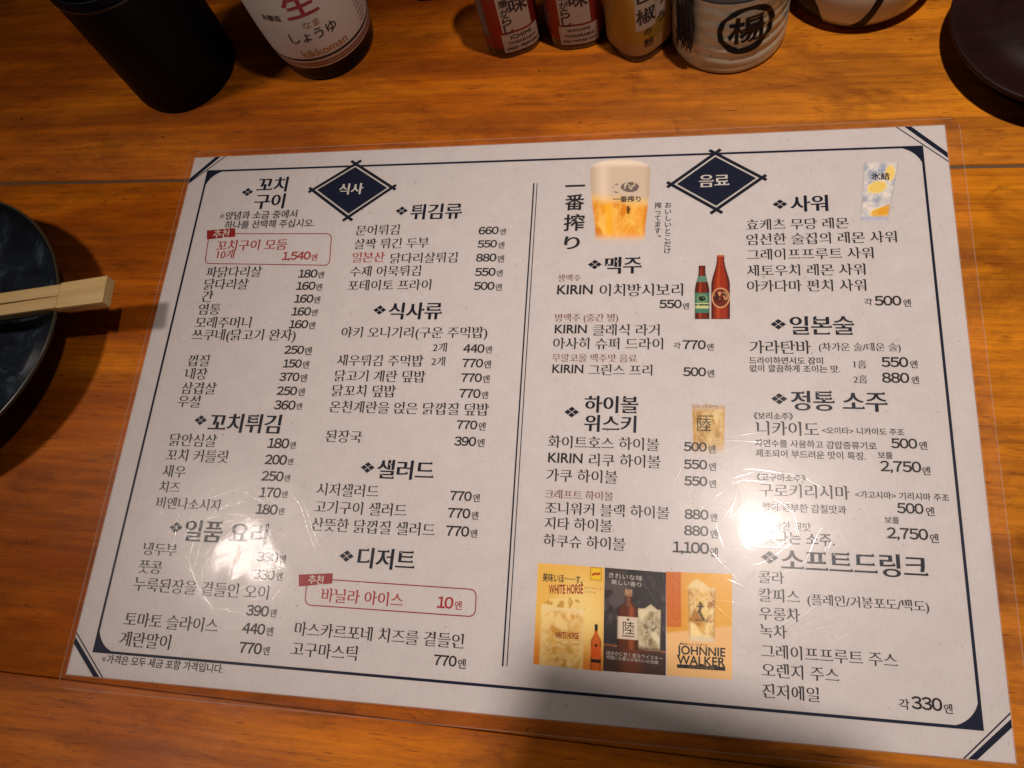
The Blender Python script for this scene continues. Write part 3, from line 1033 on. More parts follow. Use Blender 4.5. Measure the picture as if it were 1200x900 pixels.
# border line, filled corner scallops, corner stripes
KF = ('border_frame',)
fr = [np.array(p) for p in FRAME]
stroke(KF, 'n', fr, 1.25, True)
for i in range(4):
    b = fr[i]
    u = fr[i - 1] - b
    v = fr[(i + 1) % 4] - b
    u, v = u / np.hypot(*u), v / np.hypot(*v)
    r = 13.5
    pts = [b]
    for k in range(11):
        t = k / 10 * math.pi / 2
        pts.append(b + u * r * (1 - math.sin(t)) + v * r * (1 - math.cos(t)))
    pts = [tuple(p) for p in pts]
    PR.put(KF, 'n', pts, [(0, k, k + 1) for k in range(1, 11)], Z_INK + .008)
for i, (a, b) in enumerate(STR):
    a, b = np.array(a), np.array(b)
    d = (b - a) / np.hypot(*(b - a))
    w = 2.3 if i in (0, 2, 4, 6) else .55
    P = clip_rect(bar(a - d * 8, b + d * 8, w), .05, 419.95, .05, 296.95)
    if len(P) > 2:
        PR.put(('corner_stripe', i // 2), 'n', P, [tuple(range(len(P)))])
# centre double rule
stroke(('centre_rule',), 'n', [DIV[0], DIV[3]], .75)
stroke(('centre_rule',), 'n', [DIV[1], DIV[2]], .45)

# the two lozenge badges: navy field, pale gap line, crossed sticks round it
for c, q, nm in ((DIA1C, DIA1, 'b1'), (DIA2C, DIA2, 'b2')):
    key = ('lozenge_badge', nm)
    q = [np.array(p) for p in q]
    cen = sum(q) / 4
    PR.put(key, 'n', [tuple(p) for p in q], [(0, 1, 2, 3)], Z_INK + .014)
    g = [tuple(cen + (p - cen) * 1.055) for p in q]
    PR.put(key, 'w', g, [(0, 1, 2, 3)], Z_INK + .010)
    for i in range(4):
        a, b = q[i], q[(i + 1) % 4]
        d = (b - a) / np.hypot(*(b - a))
        n = np.array((d[1], -d[0]))
        if n @ (a - cen) < 0:
            n = -n
        off = n * 1.75
        PR.put(key, 'b', bar(a + off - d * 5.0, b + off + d * 5.0, 1.75), [(0, 1, 2, 3)], Z_INK + .012 + .001 * (i % 2))

# red boxes with a filled tag
for tg, bx, nm in ((TAG1, BOX1, 't1'), (TAG2, BOX2, 't2')):
    key = ('recommendation_box', nm)
    stroke(key, 'R', roundrect(bx, 3.0), .5, True)
    PR.put(key, 'R', tg, [(0, 1, 2, 3)], Z_INK + .008)


def marker(key, x, y):
    h, w = 1.5, 1.95
    for dx, dy in ((0, 1), (0, -1), (1, 0), (-1, 0)):
        cx, cy = x + dx * w, y + dy * h
        PR.put(key, 'b', [(cx, cy + h * .86), (cx + w * .86, cy), (cx, cy - h * .86), (cx - w * .86, cy)], [(3, 2, 1, 0)])


PARTNAME = {'heading': 'section_heading', 'dish': 'dish_list', 'price': 'price_list', 'note': 'small_note',
            'badge': 'badge', 'slogan': 'upright_slogan', 'rec': 'rec'}


def key_of(sec, part, text=''):
    if part == 'rec':
        return ('recommendation_box', 't1' if sec == 'grill' else 't2')
    if sec == 'shochu' and part == 'dish':
        return ('dish_name', text)
    if sec == 'slogan':
        return ('upright_slogan', 'big' if e[3] == 'G' else ('left' if e[5] < 279.3 else 'right'))
    if part == 'badge':
        return ('lozenge_badge', 'b1' if sec == 'badge1' else 'b2')
    return (PARTNAME[part], sec)


for e in TXT:
    if e[2] == '*':
        marker(key_of(e[0], e[1]), e[5], e[7])

# extra lettering for things round the menu and in the printed pictures
EX = {}


def need(name, text, style):
    EX[name] = L.add(text, style)


for nm, tx, st in (('wh1', 'WHITE HORSE', 'K'), ('umai', '美味いほ──す。', 'B'), ('whk', 'ホワイトホース', 'b'), ('whk2', 'ハイボール', 'b'),
                   ('kirei', 'きれいな味', 'x'), ('kaori', '美しい香り', 'x'), ('riku', '陸', 'x'), ('fine1', 'ほのかに甘く香るウイスキー', 'x'),
                   ('fine2', '何層にも重なる味わいの余韻', 'x'), ('jw1', 'JOHNNIE', 'K'), ('jw2', 'WALKER', 'K'), ('jws', 'ブラックラベル 12年', 'b'),
                   ('jwt', '爽快おいしい ハイボール', 'y'), ('hyoketsu', '氷結', 'y'), ('ichi', '一番搾り', 'y'), ('kl', 'KIRIN', 'K'),
                   ('nama', '生', 'y'), ('namak', 'なま', 'y'), ('shoyu', 'しょうゆ', 'G'), ('honj', '本醸造', 'G'), ('ml', '200ml', 'y'), ('kik', 'kikkoman', 'K'),
                   ('yo', '楊', 'G'), ('ichimi1', 'ICHIMI', 'n'), ('ichimi2', 'TOGARASHI', 'n'), ('ichimi3', '(RED PEPPER)', 'n'), ('shi1', 'SHICHIMI', 'n'),
                   ('shi3', '(RED PEPPER MIX)', 'n'), ('i_1', '一', 'y'), ('i_7', '七', 'y'), ('i_mi', '味', 'y'),
                   ('k_tou', '唐', 'y'), ('k_ga', 'が', 'y'), ('k_ra', 'ら', 'y'), ('k_shi', 'し', 'y'),
                   ('s_san', '山', 'y'), ('s_shou', '椒', 'y'), ('s_no', 'の', 'y'), ('s_kona', '粉', 'y'),
                   ('h_sa', 'さ', 'y'), ('h_n', 'ん', 'y'), ('h_shi', 'し', 'y'), ('h_yo', 'ょ', 'y'), ('h_u', 'う', 'y')):
    need(nm, tx, st)
L.run()

for e, i in txt_ids:
    sec, part, text, st, col, x0, x1, yc = e
    v, f = L.get(i)
    if not len(v):
        continue
    bc = None
    if st == 'n':
        bc = .36 * 1.0
    vv = fit(v, x0, x1, yc)
    if st == 'G' and text != '一':
        h = vv[:, 1].max() - vv[:, 1].min()
        vv[:, 1] = yc + (vv[:, 1] - yc) * min(1, .93 * (x1 - x0) / h)
    if '(' in text:
        vv[:, 1] -= .5
    if sec == 'slogan' and st == 'B':       # upright column: every character in the same square cell
        vv = np.c_[(v[:, 0] - .5) * 3.9 + (x0 + x1) / 2, (v[:, 1] - .38) * 3.9 + yc]
        if text == '。':
            vv += np.array((2.2, 1.6))
    PR.put(key_of(sec, part, text), col, [tuple(p) for p in vv], f, Z_INK + (.022 if part in ('badge', 'rec') else 0))


# ------------------------------------------------------------------ printed pictures on the menu
def vnoise(u, v, s, seed, oct=3):
    """value noise on arrays"""
    out = 0
    amp, tot = 1, 0
    for o in range(oct):
        rng = np.random.RandomState(seed + o)
        g = rng.rand(64, 64)
        x, y = u * s, v * s
        xi, yi = np.floor(x).astype(int), np.floor(y).astype(int)
        fx, fy = x - xi, y - yi
        fx, fy = fx * fx * (3 - 2 * fx), fy * fy * (3 - 2 * fy)
        G = lambda a, b: g[a % 64, b % 64]
        out = out + amp * ((G(xi, yi) * (1 - fx) + G(xi + 1, yi) * fx) * (1 - fy) + (G(xi, yi + 1) * (1 - fx) + G(xi + 1, yi + 1) * fx) * fy)
        tot += amp
        amp *= .5
        s *= 2.1
    return out / tot


PAP = np.array((.615, .574, .568))


def lin(*c):
    """0-255 print colour to reflectance"""
    a = np.array(c, float) / 255
    return np.where(a < .04045, a / 12.92, ((a + .055) / 1.055) ** 2.4)


def sst(a, b, x):
    t = np.clip((x - a) / (b - a), 0, 1)
    return t * t * (3 - 2 * t)


def over(C, col, a):
    return C * (1 - a[..., None]) + np.broadcast_to(col, C.shape) * a[..., None]


def picture(name, quad, nx, ny, fn, label, z=Z_PIC, aspect=1.0):
    """quad TL TR BR BL in mm; fn(u right, v up) -> colour array, alpha"""
    U, W = np.meshgrid((np.arange(nx)) / (nx - 1), (np.arange(ny)) / (ny - 1))
    C, A = fn(U, W)
    tl, tr, br, bl = [np.array(p) for p in quad]
    Pt = (bl * (1 - U[..., None]) + br * U[..., None]) * (1 - W[..., None]) + (tl * (1 - U[..., None]) + tr * U[..., None]) * W[..., None]
    V = [(p[0] - MENU[0], p[1] - MENU[1], z) for p in Pt.reshape(-1, 2)]
    F = []
    for j in range(ny - 1):
        for i in range(nx - 1):
            if (A[j, i] + A[j, i + 1] + A[j + 1, i] + A[j + 1, i + 1]) > .1:
                F.append((j * nx + i, j * nx + i + 1, (j + 1) * nx + i + 1, (j + 1) * nx + i))
    # soft edges print thin over the paper
    C = PAP * (1 - A[..., None]) + C * A[..., None]
    o = link(name, V, F, M_PIC, menu)
    at = o.data.color_attributes.new('ink', 'FLOAT_COLOR', 'POINT')
    at.data.foreach_set('color', np.concatenate([C.reshape(-1, 3), np.ones((nx * ny, 1))], 1).ravel())
    o['label'] = label
    return o


def ice(u, v, s, seed, lo, mid, hi):
    """cubes of ice in a drink: tilted facets with pale edges and darker gaps"""
    rng = np.random.RandomState(seed)
    n = int(s * 9)
    P = rng.rand(n, 2) * np.array([1.1, 1.6]) - .05
    tone = rng.rand(n)
    tilt = rng.uniform(-1, 1, (n, 2))
    w1 = u + .05 * (vnoise(u, v, 6, seed + 3) - .5)
    w2 = v + .05 * (vnoise(u, v, 6, seed + 6) - .5)
    d = np.stack([np.maximum(np.abs((w1 - p[0]) * 1.0 + (w2 - p[1]) * .35 * t[0]), np.abs((w2 - p[1]) * .8 - (w1 - p[0]) * .35 * t[1])) for p, t in zip(P, tilt)])
    o = np.argsort(d, 0)
    d1 = np.take_along_axis(d, o[:1], 0)[0]
    d2 = np.take_along_axis(d, o[1:2], 0)[0]
    i = o[0]
    t = np.clip(tone[i] + 2.2 * (tilt[i, 0] * (w1 - P[i, 0]) + tilt[i, 1] * (w2 - P[i, 1])) + .5 * (vnoise(u, v, 16, seed + 12) - .5), 0, 1)
    C = np.broadcast_to(mid, u.shape + (3,)).copy()
    C = over(C, hi, sst(.5, 1.0, t))
    C = over(C, lo, sst(.42, .05, t) * .85)
    e = d2 - d1
    C = over(C, hi, sst(.028, .012, e) * .75)
    return over(C, lo, sst(.009, .0, e) * .8)


def pic_beer(u, v):
    hw = .5 - .045 * (1 - v) - .04 * sst(.55, 0, v) - .03 * sst(.85, 1, v) - .012 * np.sin(v * 6)
    x = (u - .5) / hw
    top = .885 + .105 * np.sqrt(np.clip(1 - x * x, 0, 1))
    A = sst(1.02, .95, np.abs(x)) * sst(top + .02, top - .015, v) * sst(.02, .12, v)
    foam = over(np.broadcast_to(lin(214, 196, 176), u.shape + (3,)).copy(), lin(232, 214, 196), sst(.3, .0, np.abs(x + .55)))
    foam = over(foam, lin(190, 165, 140), sst(.75, 1, np.abs(x)) * .6 + .0)
    foam = over(foam, lin(243, 226, 208), sst(.88, .96, v))
    beer = ice(u, v, 5, 3, lin(222, 140, 36), lin(240, 166, 52), lin(250, 204, 100))
    beer = over(beer, lin(250, 190, 50), sst(.22, .02, np.abs(x + .42)) * .95)
    beer = over(beer, lin(206, 120, 24), sst(.75, 1, np.abs(x)) * .5)
    beer = over(beer, lin(240, 205, 165), sst(.16, .02, v))
    lvl = .46 + .05 * vnoise(u, v * 0, 4, 8) - .03 * x
    C = over(foam, lin(247, 206, 120), sst(.12, .0, v - lvl) * .8)
    C = over(C, beer, sst(lvl + .035, lvl - .05, v)) if False else C * (1 - sst(lvl + .035, lvl - .05, v))[..., None] + beer * sst(lvl + .035, lvl - .05, v)[..., None]
    # dark emblem above the name, a drop below it
    em = (((u - .66) / .15) ** 2 + ((v - .665) / .06) ** 2 < 1) & (vnoise(u, v * 1.3, 26, 5, 2) > .40)
    em |= (np.abs(((u - .47) / .09) ** 2 + ((v - .65) / .05) ** 2 - 1) < .25) & (vnoise(u, v, 15, 7) > .5)
    C = over(C, lin(60, 45, 50), em * .8)
    dr = ((u - .635) / .028) ** 2 + ((v - .41) / (.038 + .02 * (v < .41))) ** 2 < 1
    return over(C, lin(60, 25, 10), dr * .9), A


def bottle_mask(u, v, cx, hw, nw, neck0, neck1, top):
    t = sst(neck0, neck1, v)
    w = hw * (1 - t) + nw * t
    return (u - cx) / w, (v < top) & (v > .0)


def pic_bottles(u, v):
    C = np.broadcast_to(PAP, u.shape + (3,)).copy()
    A = np.zeros_like(u)
    # green-labelled bottle in front left, tall brown one right
    for cx, hw, nw, n0, n1, top, body, dark, kind in ((.745, .262, .105, .50, .92, .985, lin(160, 52, 22), lin(70, 16, 8), 1), (.232, .205, .095, .42, .74, .822, lin(120, 36, 18), lin(48, 16, 12), 0)):
        x, ok = bottle_mask(u, v, cx, hw, nw, n0, n1, top)
        m = sst(1.06, .96, np.abs(x)) * ok
        B = np.broadcast_to(body, C.shape).copy()
        B = over(B, dark, sst(.45, .98, np.abs(x)))
        B = over(B, lin(205, 92, 40), sst(.22, .0, np.abs(x + .25)) * .55)
        B = over(B, dark, sst(.03, .0, v) * .9)
        B = over(B, lin(190, 110, 60) if kind else lin(60, 22, 16), sst(top - .03, top - .015, v))
        if kind:
            r = ((u - cx) / (hw * .95)) ** 2 + ((v - .325) / .155) ** 2
            B = over(B, lin(218, 170, 120), sst(1.03, .95, r))
            B = over(B, lin(120, 42, 26), sst(.80, .72, r))
            B = over(B, lin(214, 160, 110), ((r < .6) & (np.abs(v - .34) < .075) & (vnoise(u, v, 14, 3) > .42)) * .9)
            B = over(B, lin(40, 18, 14), ((r < .45) & (vnoise(u, v * 2, 16, 13) > .6)) * .9)
            B = over(B, lin(90, 26, 16), ((r < .62) & (np.abs(v - .275) < .022)) * .8)
        else:
            lab = (v > .10) & (v < .395)
            B = over(B, lin(72, 128, 108), lab * 1.0)
            B = over(B, lin(206, 208, 150), ((v > .165) & (v < .245)) * 1.0)
            B = over(B, lin(40, 70, 50), ((np.abs(v - .222) < .012) & (vnoise(u, v, 30, 4) > .35)) * 1.0)
            e = (((u - cx) / (hw * .75)) ** 2 + ((v - .315) / .065) ** 2)
            B = over(B, lin(140, 170, 120), sst(1, .8, e) * .8)
            B = over(B, lin(24, 44, 34), ((e < .45) & (vnoise(u, v, 22, 6) > .42)) * 1.0)
            B = over(B, lin(96, 142, 122), ((v > .57) & (v < .66)) * 1.0)
            B = over(B, lin(30, 60, 50), sst(.75, 1, np.abs(x)) * (lab | ((v > .57) & (v < .66))) * .7)
        C = C * (1 - m[..., None]) + B * m[..., None]
        A = np.maximum(A, m)
    return C, A


def pic_lemon(u, v):
    lx = .10 - .08 * (1 - v)
    rx = .98 - .29 * (1 - v)
    x = (u - (lx + rx) / 2) / ((rx - lx) / 2)
    A = sst(1.03, .97, np.abs(x)) * sst(1.0, .93, v)
    C = np.broadcast_to(lin(204, 204, 206), u.shape + (3,)).copy()
    n = vnoise(u, v * 1.6, 7, 2)
    C = over(C, lin(160, 168, 186), sst(.5, .62, n) * .8)
    C = over(C, lin(236, 226, 214), sst(.42, .3, n) * .8)
    for cx, cy, rx_, ry_, c in ((.75, .80, .12, .13, lin(240, 212, 120)), (.43, .56, .24, .10, lin(234, 206, 112)), (.55, .145, .30, .085, lin(232, 184, 76))):
        r = ((u - cx) / rx_) ** 2 + ((v - cy - .1 * (u - cx)) / ry_) ** 2
        C = over(C, lin(244, 224, 150), sst(1.15, .9, r))
        C = over(C, c, sst(.85, .7, r + .2 * (n - .5)))
    C = over(C, lin(226, 164, 50), (((u - .62) / .2) ** 2 + ((v - .18 - .25 * (u - .6)) / .07) ** 2 < 1) * .8)
    C = over(C, lin(178, 184, 206), sst(.11, .05, v) * .9)
    C = over(C, lin(208, 206, 214), sst(.05, .0, v) * .6)
    C = over(C, lin(170, 165, 168), sst(.88, .98, np.abs(x)) * .8)
    C = over(C, lin(150, 165, 205), ((np.abs(v - .845) < .012) & (np.abs(u - .55) < .10)) * .8)
    A = A * (.45 + .55 * sst(1.0, .8, np.abs(x)) + .3 * sst(.8, .95, np.abs(x)))
    return C, np.clip(A, 0, 1)


def pic_highball(u, v):
    hw = .49 - .05 * (1 - v)
    x = (u - .5) / hw
    top = .93 + .06 * (vnoise(u, u * 0, 7, 4) - .3)
    A = sst(1.02, .96, np.abs(x)) * (v < top) * sst(0, .22, v)
    C = ice(u, v, 6, 12, lin(176, 132, 66), lin(206, 170, 104), lin(226, 202, 150))
    C = over(C, lin(196, 150, 74), sst(.72, .98, np.abs(x)) * .6)
    C = over(C, lin(200, 176, 150), sst(.82, .9, v))
    C = over(C, lin(150, 132, 112), (sst(.86, .92, v) * (vnoise(u, v, 16, 2) > .52)) * .7)
    C = over(C, lin(60, 44, 30), ((np.abs(v - .745) < .012) & (np.abs(u - .42) < .23) & (vnoise(u, v, 40, 3) > .3)) * .8)
    return C, A * (.35 + .65 * sst(.0, .35, v))


def pic_poster1(u, v):
    C = np.broadcast_to(lin(232, 188, 92), u.shape + (3,)).copy()
    C = over(C, lin(240, 214, 140), sst(.55, .1, np.hypot(u - .65, (v - .55) * 1.1)) * .9)
    C = over(C, lin(214, 128, 40), sst(.30, .0, v) * .9)
    C = over(C, lin(226, 140, 50), sst(.35, .0, u) * sst(.5, .1, v) * .7)
    hw = .315 + .02 * v
    x = (u - .40) / hw
    m = sst(1.02, .95, np.abs(x)) * (v < .585)
    I = ice(u, v * 1.45, 7, 31, lin(208, 156, 68), lin(228, 184, 98), lin(242, 214, 146))
    I = over(I, lin(240, 214, 150), sst(.72, .95, np.abs(x)) * .7)
    I = over(I, lin(236, 214, 160), sst(.50, .55, v) * .9)
    C = C * (1 - m[..., None]) + I * m[..., None]
    tp = (((u - .42) / .31) ** 2 + ((v - .585) / (.075 * (.6 + .8 * vnoise(u, v, 9, 6)))) ** 2 < 1) & (v > .57)
    C = over(C, ice(u, v * 2, 9, 8, lin(196, 150, 60), lin(232, 196, 110), lin(246, 230, 170)) if False else lin(238, 212, 140), tp * .9)
    C = over(C, lin(190, 140, 50), (tp & (vnoise(u, v, 18, 44) > .55)) * .8)
    # bottle at the right
    t = sst(.27, .36, v)
    w = .075 * (1 - t) + .024 * t
    xb = (u - .895) / w
    mb = sst(1.1, .9, np.abs(xb)) * (v < .435) * (v > .0)
    B = np.broadcast_to(lin(210, 104, 30), C.shape).copy()
    B = over(B, lin(120, 44, 14), sst(.5, 1, np.abs(xb)) * .8)
    B = over(B, lin(28, 22, 24), sst(.365, .385, v))
    B = over(B, lin(214, 90, 24), ((v > .13) & (v < .22)) * .9)
    B = over(B, lin(40, 20, 14), ((v > .075) & (v < .105)) * 1.0)
    B = over(B, lin(40, 20, 14), (((u - .895) / .022) ** 2 + ((v - .235) / .016) ** 2 < 1) * .9)
    C = C * (1 - mb[..., None]) + B * mb[..., None]
    # yellow tag at the top right
    tg = (u > .79) & (u < .965) & (v > .865) & (v < 1.0)
    C = over(C, lin(236, 196, 40), tg * 1.0)
    tb = tg & ~((u > .802) & (u < .953) & (v > .874) & (v < .992))
    C = over(C, lin(150, 90, 20), tb * .8)
    C = over(C, lin(170, 30, 20), ((np.abs(v - .93 - .1 * (u - .88)) < .012) & (np.abs(u - .88) < .06)) * .9)
    return C, np.ones_like(u)


def pic_poster2(u, v):
    n = vnoise(u, v * 1.4, 4, 51)
    C = np.broadcast_to(lin(52, 46, 48), u.shape + (3,)).copy()
    C = over(C, lin(104, 92, 92), sst(.5, .7, n + .25 * np.exp(-((u + v * .8 - .85) / .18) ** 2)) * .7)
    C = over(C, lin(30, 24, 26), sst(.8, 1, v) * .6)
    tab = .245 - .03 * u
    C = over(C, lin(176, 112, 66), sst(.02, .0, np.abs(v - tab)) * .9)
    C = over(C, lin(70, 46, 36), (v < tab) * .85)
    C = over(C, lin(130, 66, 30), (v < tab) * sst(.3, .0, np.abs(u - .45)) * .6)
    # bottle
    t = sst(.60, .68, v)
    w = .175 * (1 - t) + .058 * t
    xb = (u - .395) / w
    mb = sst(1.05, .93, np.abs(xb)) * (v < .80) * (v > .22)
    B = np.broadcast_to(lin(96, 42, 20), C.shape).copy()
    B = over(B, lin(180, 96, 44), sst(.4, .0, np.abs(xb - .3)) * .6)
    B = over(B, lin(34, 16, 12), sst(.65, 1, np.abs(xb)) * .8)
    B = over(B, lin(120, 116, 116), (v > .64) * sst(.4, .0, np.abs(xb + .2)) * .5)
    B = over(B, lin(176, 140, 104), (v > .735) * 1.0)
    B = over(B, lin(120, 80, 60), ((v > .735) & (vnoise(u, v, 30, 4) > .6)) * .5)
    lb = (v > .315) & (v < .53)
    B = over(B, lin(214, 198, 178), lb * 1.0)
    B = over(B, lin(160, 140, 120), (lb & (np.abs(xb) > .85)) * .6)
    B = over(B, lin(60, 48, 44), (((u - .395) / .022) ** 2 + ((v - .505) / .014) ** 2 < 1) * .9)
    B = over(B, lin(90, 80, 76), (lb & (np.abs(v - .345) < .004) & (np.abs(u - .40) < .10)) * .8)
    C = C * (1 - mb[..., None]) + B * mb[..., None]
    # glass of ice
    hw = .165 + .03 * v
    xg = (u - .735) / hw
    mg = sst(1.04, .94, np.abs(xg)) * (v > .225) * (v < .625)
    I = ice(u, v * 1.5, 8, 61, lin(92, 78, 60), lin(168, 150, 116), lin(222, 210, 178))
    I = over(I, lin(200, 190, 160), sst(.8, .97, np.abs(xg)) * .5)
    I = over(I, lin(80, 64, 50), sst(.26, .235, v) * .7)
    C = C * (1 - mg[..., None]) + I * mg[..., None]
    ic = (((u - .74) / .12) ** 2 + ((v - .62) / .05) ** 2 < 1) & (v > .6) & (v - .62 < .05 - np.abs(u - .76) * .45)
    C = over(C, lin(214, 202, 170), ic * .9)
    return C, np.ones_like(u)


def pic_poster3(u, v):
    C = np.broadcast_to(lin(228, 174, 62), u.shape + (3,)).copy()
    C = over(C, lin(216, 148, 44), sst(.6, .1, u) * .6)
    pt = .40 + .10 * u
    C = over(C, lin(234, 190, 130), sst(pt + .02, pt - .02, v))
    C = over(C, lin(204, 104, 26), ((u < .23) & (v > .40 + .06)) * .85)
    C = over(C, lin(190, 96, 30), ((np.abs(u - .13) < .05) & (v > .5) & (v < .97) & (vnoise(u * 1.0, v * 2.2, 18, 9) > .55)) * .5)
    C = over(C, lin(190, 86, 20), ((np.abs(u - .205) < .004) & (v > .55)) * .7)
    hw = .195 + .03 * (v - .35)
    x = (u - .545) / hw
    m = sst(1.03, .95, np.abs(x)) * (v > .335) * (v < .86)
    I = ice(u, v * 1.5, 7, 71, lin(170, 112, 40), lin(220, 176, 84), lin(244, 222, 160))
    I = over(I, lin(150, 106, 60), sst(.8, .98, np.abs(x)) * .6)
    I = over(I, lin(220, 206, 180), sst(.40, .36, v) * .85)
    I = over(I, lin(226, 206, 160), sst(.80, .86, v) * .6)
    C = C * (1 - m[..., None]) + I * m[..., None]
    ic = (v > .845) & (v - .845 < .10 * (1 - np.abs((u - .49) / .19)) * (.6 + .8 * vnoise(u, v, 10, 14)))
    C = over(C, lin(234, 214, 160), ic * .9)
    # a small dark striding mark printed on the glass
    fg = (np.hypot((u - .52), (v - .70) * 1.4) < .022) | ((np.abs((u - .52) - (v - .65) * .5) < .022) & (v > .61) & (v < .69))
    fg |= (np.abs((u - .515) + (v - .60) * 1.0 - .0) < .012) & (v > .55) & (v < .625)
    fg |= (np.abs((u - .535) - (.60 - v) * .9) < .012) & (v > .55) & (v < .625)
    fg |= (np.abs(v - .668) < .008) & (np.abs(u - .52) < .055)
    C = over(C, lin(40, 28, 18), fg * .9)
    C = over(C, lin(70, 50, 30), ((np.abs(v - .54) < .007) & (np.abs(u - .54) < .10)) * .7)
    return C, np.ones_like(u)


picture('beer_glass_picture', BEER, 72, 104, pic_beer, 'printed glass of draught beer with white foam')
picture('beer_bottle_picture', BOTS, 70, 120, pic_bottles, 'printed pair of beer bottles, the shorter one with a green label')
picture('lemon_drink_picture', LEMON, 56, 84, pic_lemon, 'printed icy glass with lemon slices')
picture('highball_picture', HIGH, 56, 84, pic_highball, 'printed glass of golden highball with ice')
picture('drink_poster', PO1, 90, 130, pic_poster1, 'yellow printed poster of an iced whisky glass and small bottle')
picture('drink_poster', PO2, 90, 130, pic_poster2, 'dark printed poster of a whisky bottle beside an iced glass')
picture('drink_poster', PO3, 90, 130, pic_poster3, 'orange printed poster of a tall iced highball glass')


def quad_text(key, name, quad, u0, u1, v, col, rise=0.0, hscale=1.0, z=.012):
    """lettering laid into a picture's own frame; rise tilts it"""
    vv, f = L.get(EX[name])
    tl, tr, br, bl = [np.array(p) for p in quad]
    w = np.hypot(*(tr - tl))
    h = np.hypot(*(tl - bl))
    a, b = vv[:, 0].min(), vv[:, 0].max()
    s = (u1 - u0) / (b - a)
    c = (vv[:, 1].min() + vv[:, 1].max()) / 2
    U = u0 + (vv[:, 0] - a) * s
    W = v + (vv[:, 1] - c) * s * w / h * hscale + rise * (U - (u0 + u1) / 2)
    P = (bl * (1 - U[:, None]) + br * U[:, None]) * (1 - W[:, None]) + (tl * (1 - U[:, None]) + tr * U[:, None]) * W[:, None]
    PR.put(key, col, [tuple(p) for p in P], f, Z_INK + z)


KP = ('picture_lettering', 'p1')
KP2 = ('picture_lettering', 'p2')
KP3 = ('picture_lettering', 'p3')
quad_text(KP, 'umai', PO1, .08, .68, .86, 'k', .0, 1.7)
quad_text(KP, 'wh1', PO1, .18, .69, .755, 'R', .06, 2.4)
quad_text(KP, 'whk', PO1, .71, .96, .785, 'o')
quad_text(KP, 'whk2', PO1, .71, .88, .745, 'o')
quad_text(KP, 'wh1', PO1, .30, .64, .305, 'R', .03, 2.3)
quad_text(KP2, 'kirei', PO2, .07, .62, .925, 'w', -.02, .85)
quad_text(KP2, 'kaori', PO2, .11, .60, .86, 'w', -.02, .85)
quad_text(KP2, 'riku', PO2, .31, .50, .425, 'k')
quad_text(KP2, 'fine1', PO2, .05, .95, .165, 'w', -.02)
quad_text(KP2, 'fine2', PO2, .05, .88, .125, 'w', -.02)
quad_text(KP3, 'jwt', PO3, .20, .63, .305, 'k')
quad_text(KP3, 'jw1', PO3, .16, .90, .235, 'k')
quad_text(KP3, 'jw2', PO3, .16, .90, .155, 'k')
tl, tr, br, bl = [np.array(p) for p in PO3]
pt = lambda u, w: tuple((bl * (1 - u) + br * u) * (1 - w) + (tl * (1 - u) + tr * u) * w)
PR.put(KP3, 'k', [pt(.16, .078), pt(.90, .078), pt(.90, .112), pt(.16, .112)], [(0, 1, 2, 3)], Z_INK + .01)
quad_text(KP3, 'jws', PO3, .34, .74, .095, 'g', z=.02)
quad_text(('picture_lettering', 'g1'), 'ichi', BEER, .38, .84, .525, 'k')
quad_text(('picture_lettering', 'g2'), 'hyoketsu', LEMON, .28, .74, .745, 'n')
quad_text(('picture_lettering', 'g3'), 'riku', HIGH, .17, .58, .595, 'k')
objs = PR.build()
for kk, lab in (((('lozenge_badge', 'b1')), 'navy lozenge badge of crossed sticks reading 식사'), ((('lozenge_badge', 'b2')), 'navy lozenge badge of crossed sticks reading 음료'),
                ((('recommendation_box', 't1')), 'red outlined box round the 1,540 yen skewer set'), ((('recommendation_box', 't2')), 'red outlined box round the 10 yen ice cream')):
    objs[kk]['label'] = lab

# ------------------------------------------------------------------ lettering on curved things


def on_surface(parent, name, pieces, surf, lift=.06, label=None):
    """pieces: (verts (s,t) mm, faces, material); surf(s, t) -> (point, outward normal)"""
    V, F, mi, mats = [], [], [], []
    for v, f, m in pieces:
        if m not in mats:
            mats.append(m)
        bm = bmesh.new()
        vs = [bm.verts.new((p[0], p[1], 0)) for p in v]
        for q in f:
            try:
                bm.faces.new([vs[i] for i in q])
            except ValueError:
                pass
        for axis, lo, hi in ((0, min(p[0] for p in v), max(p[0] for p in v)), (1, min(p[1] for p in v), max(p[1] for p in v))):
            st = .7
            x = math.ceil(lo / st) * st
            while x < hi:
                co = (x, 0, 0) if axis == 0 else (0, x, 0)
                no = (1, 0, 0) if axis == 0 else (0, 1, 0)
                bmesh.ops.bisect_plane(bm, geom=bm.verts[:] + bm.edges[:] + bm.faces[:], plane_co=co, plane_no=no, dist=1e-5)
                x += st
        bm.verts.index_update()
        o0 = len(V)
        for w in bm.verts:
            p, n = surf(w.co.x, w.co.y)
            V.append(tuple(p[i] + n[i] * lift for i in range(3)))
        for q in bm.faces:
            ix = [w.index for w in q.verts]
            pts = [q.verts[i].co for i in range(len(ix))]
            a = sum(pts[i].x * pts[(i + 1) % len(ix)].y - pts[(i + 1) % len(ix)].x * pts[i].y for i in range(len(ix)))
            if a < 0:
                ix = ix[::-1]
            F.append(tuple(o0 + i for i in ix))
            mi.append(mats.index(m))
        bm.free()
    o = link(name, V, F, mats, parent, smooth=True, mi=mi)
    if label:
        o['label'] = label
    return o


def rect(s0, s1, t0, t1):
    return [(s0, t0), (s1, t0), (s1, t1), (s0, t1)], [(0, 1, 2, 3)]


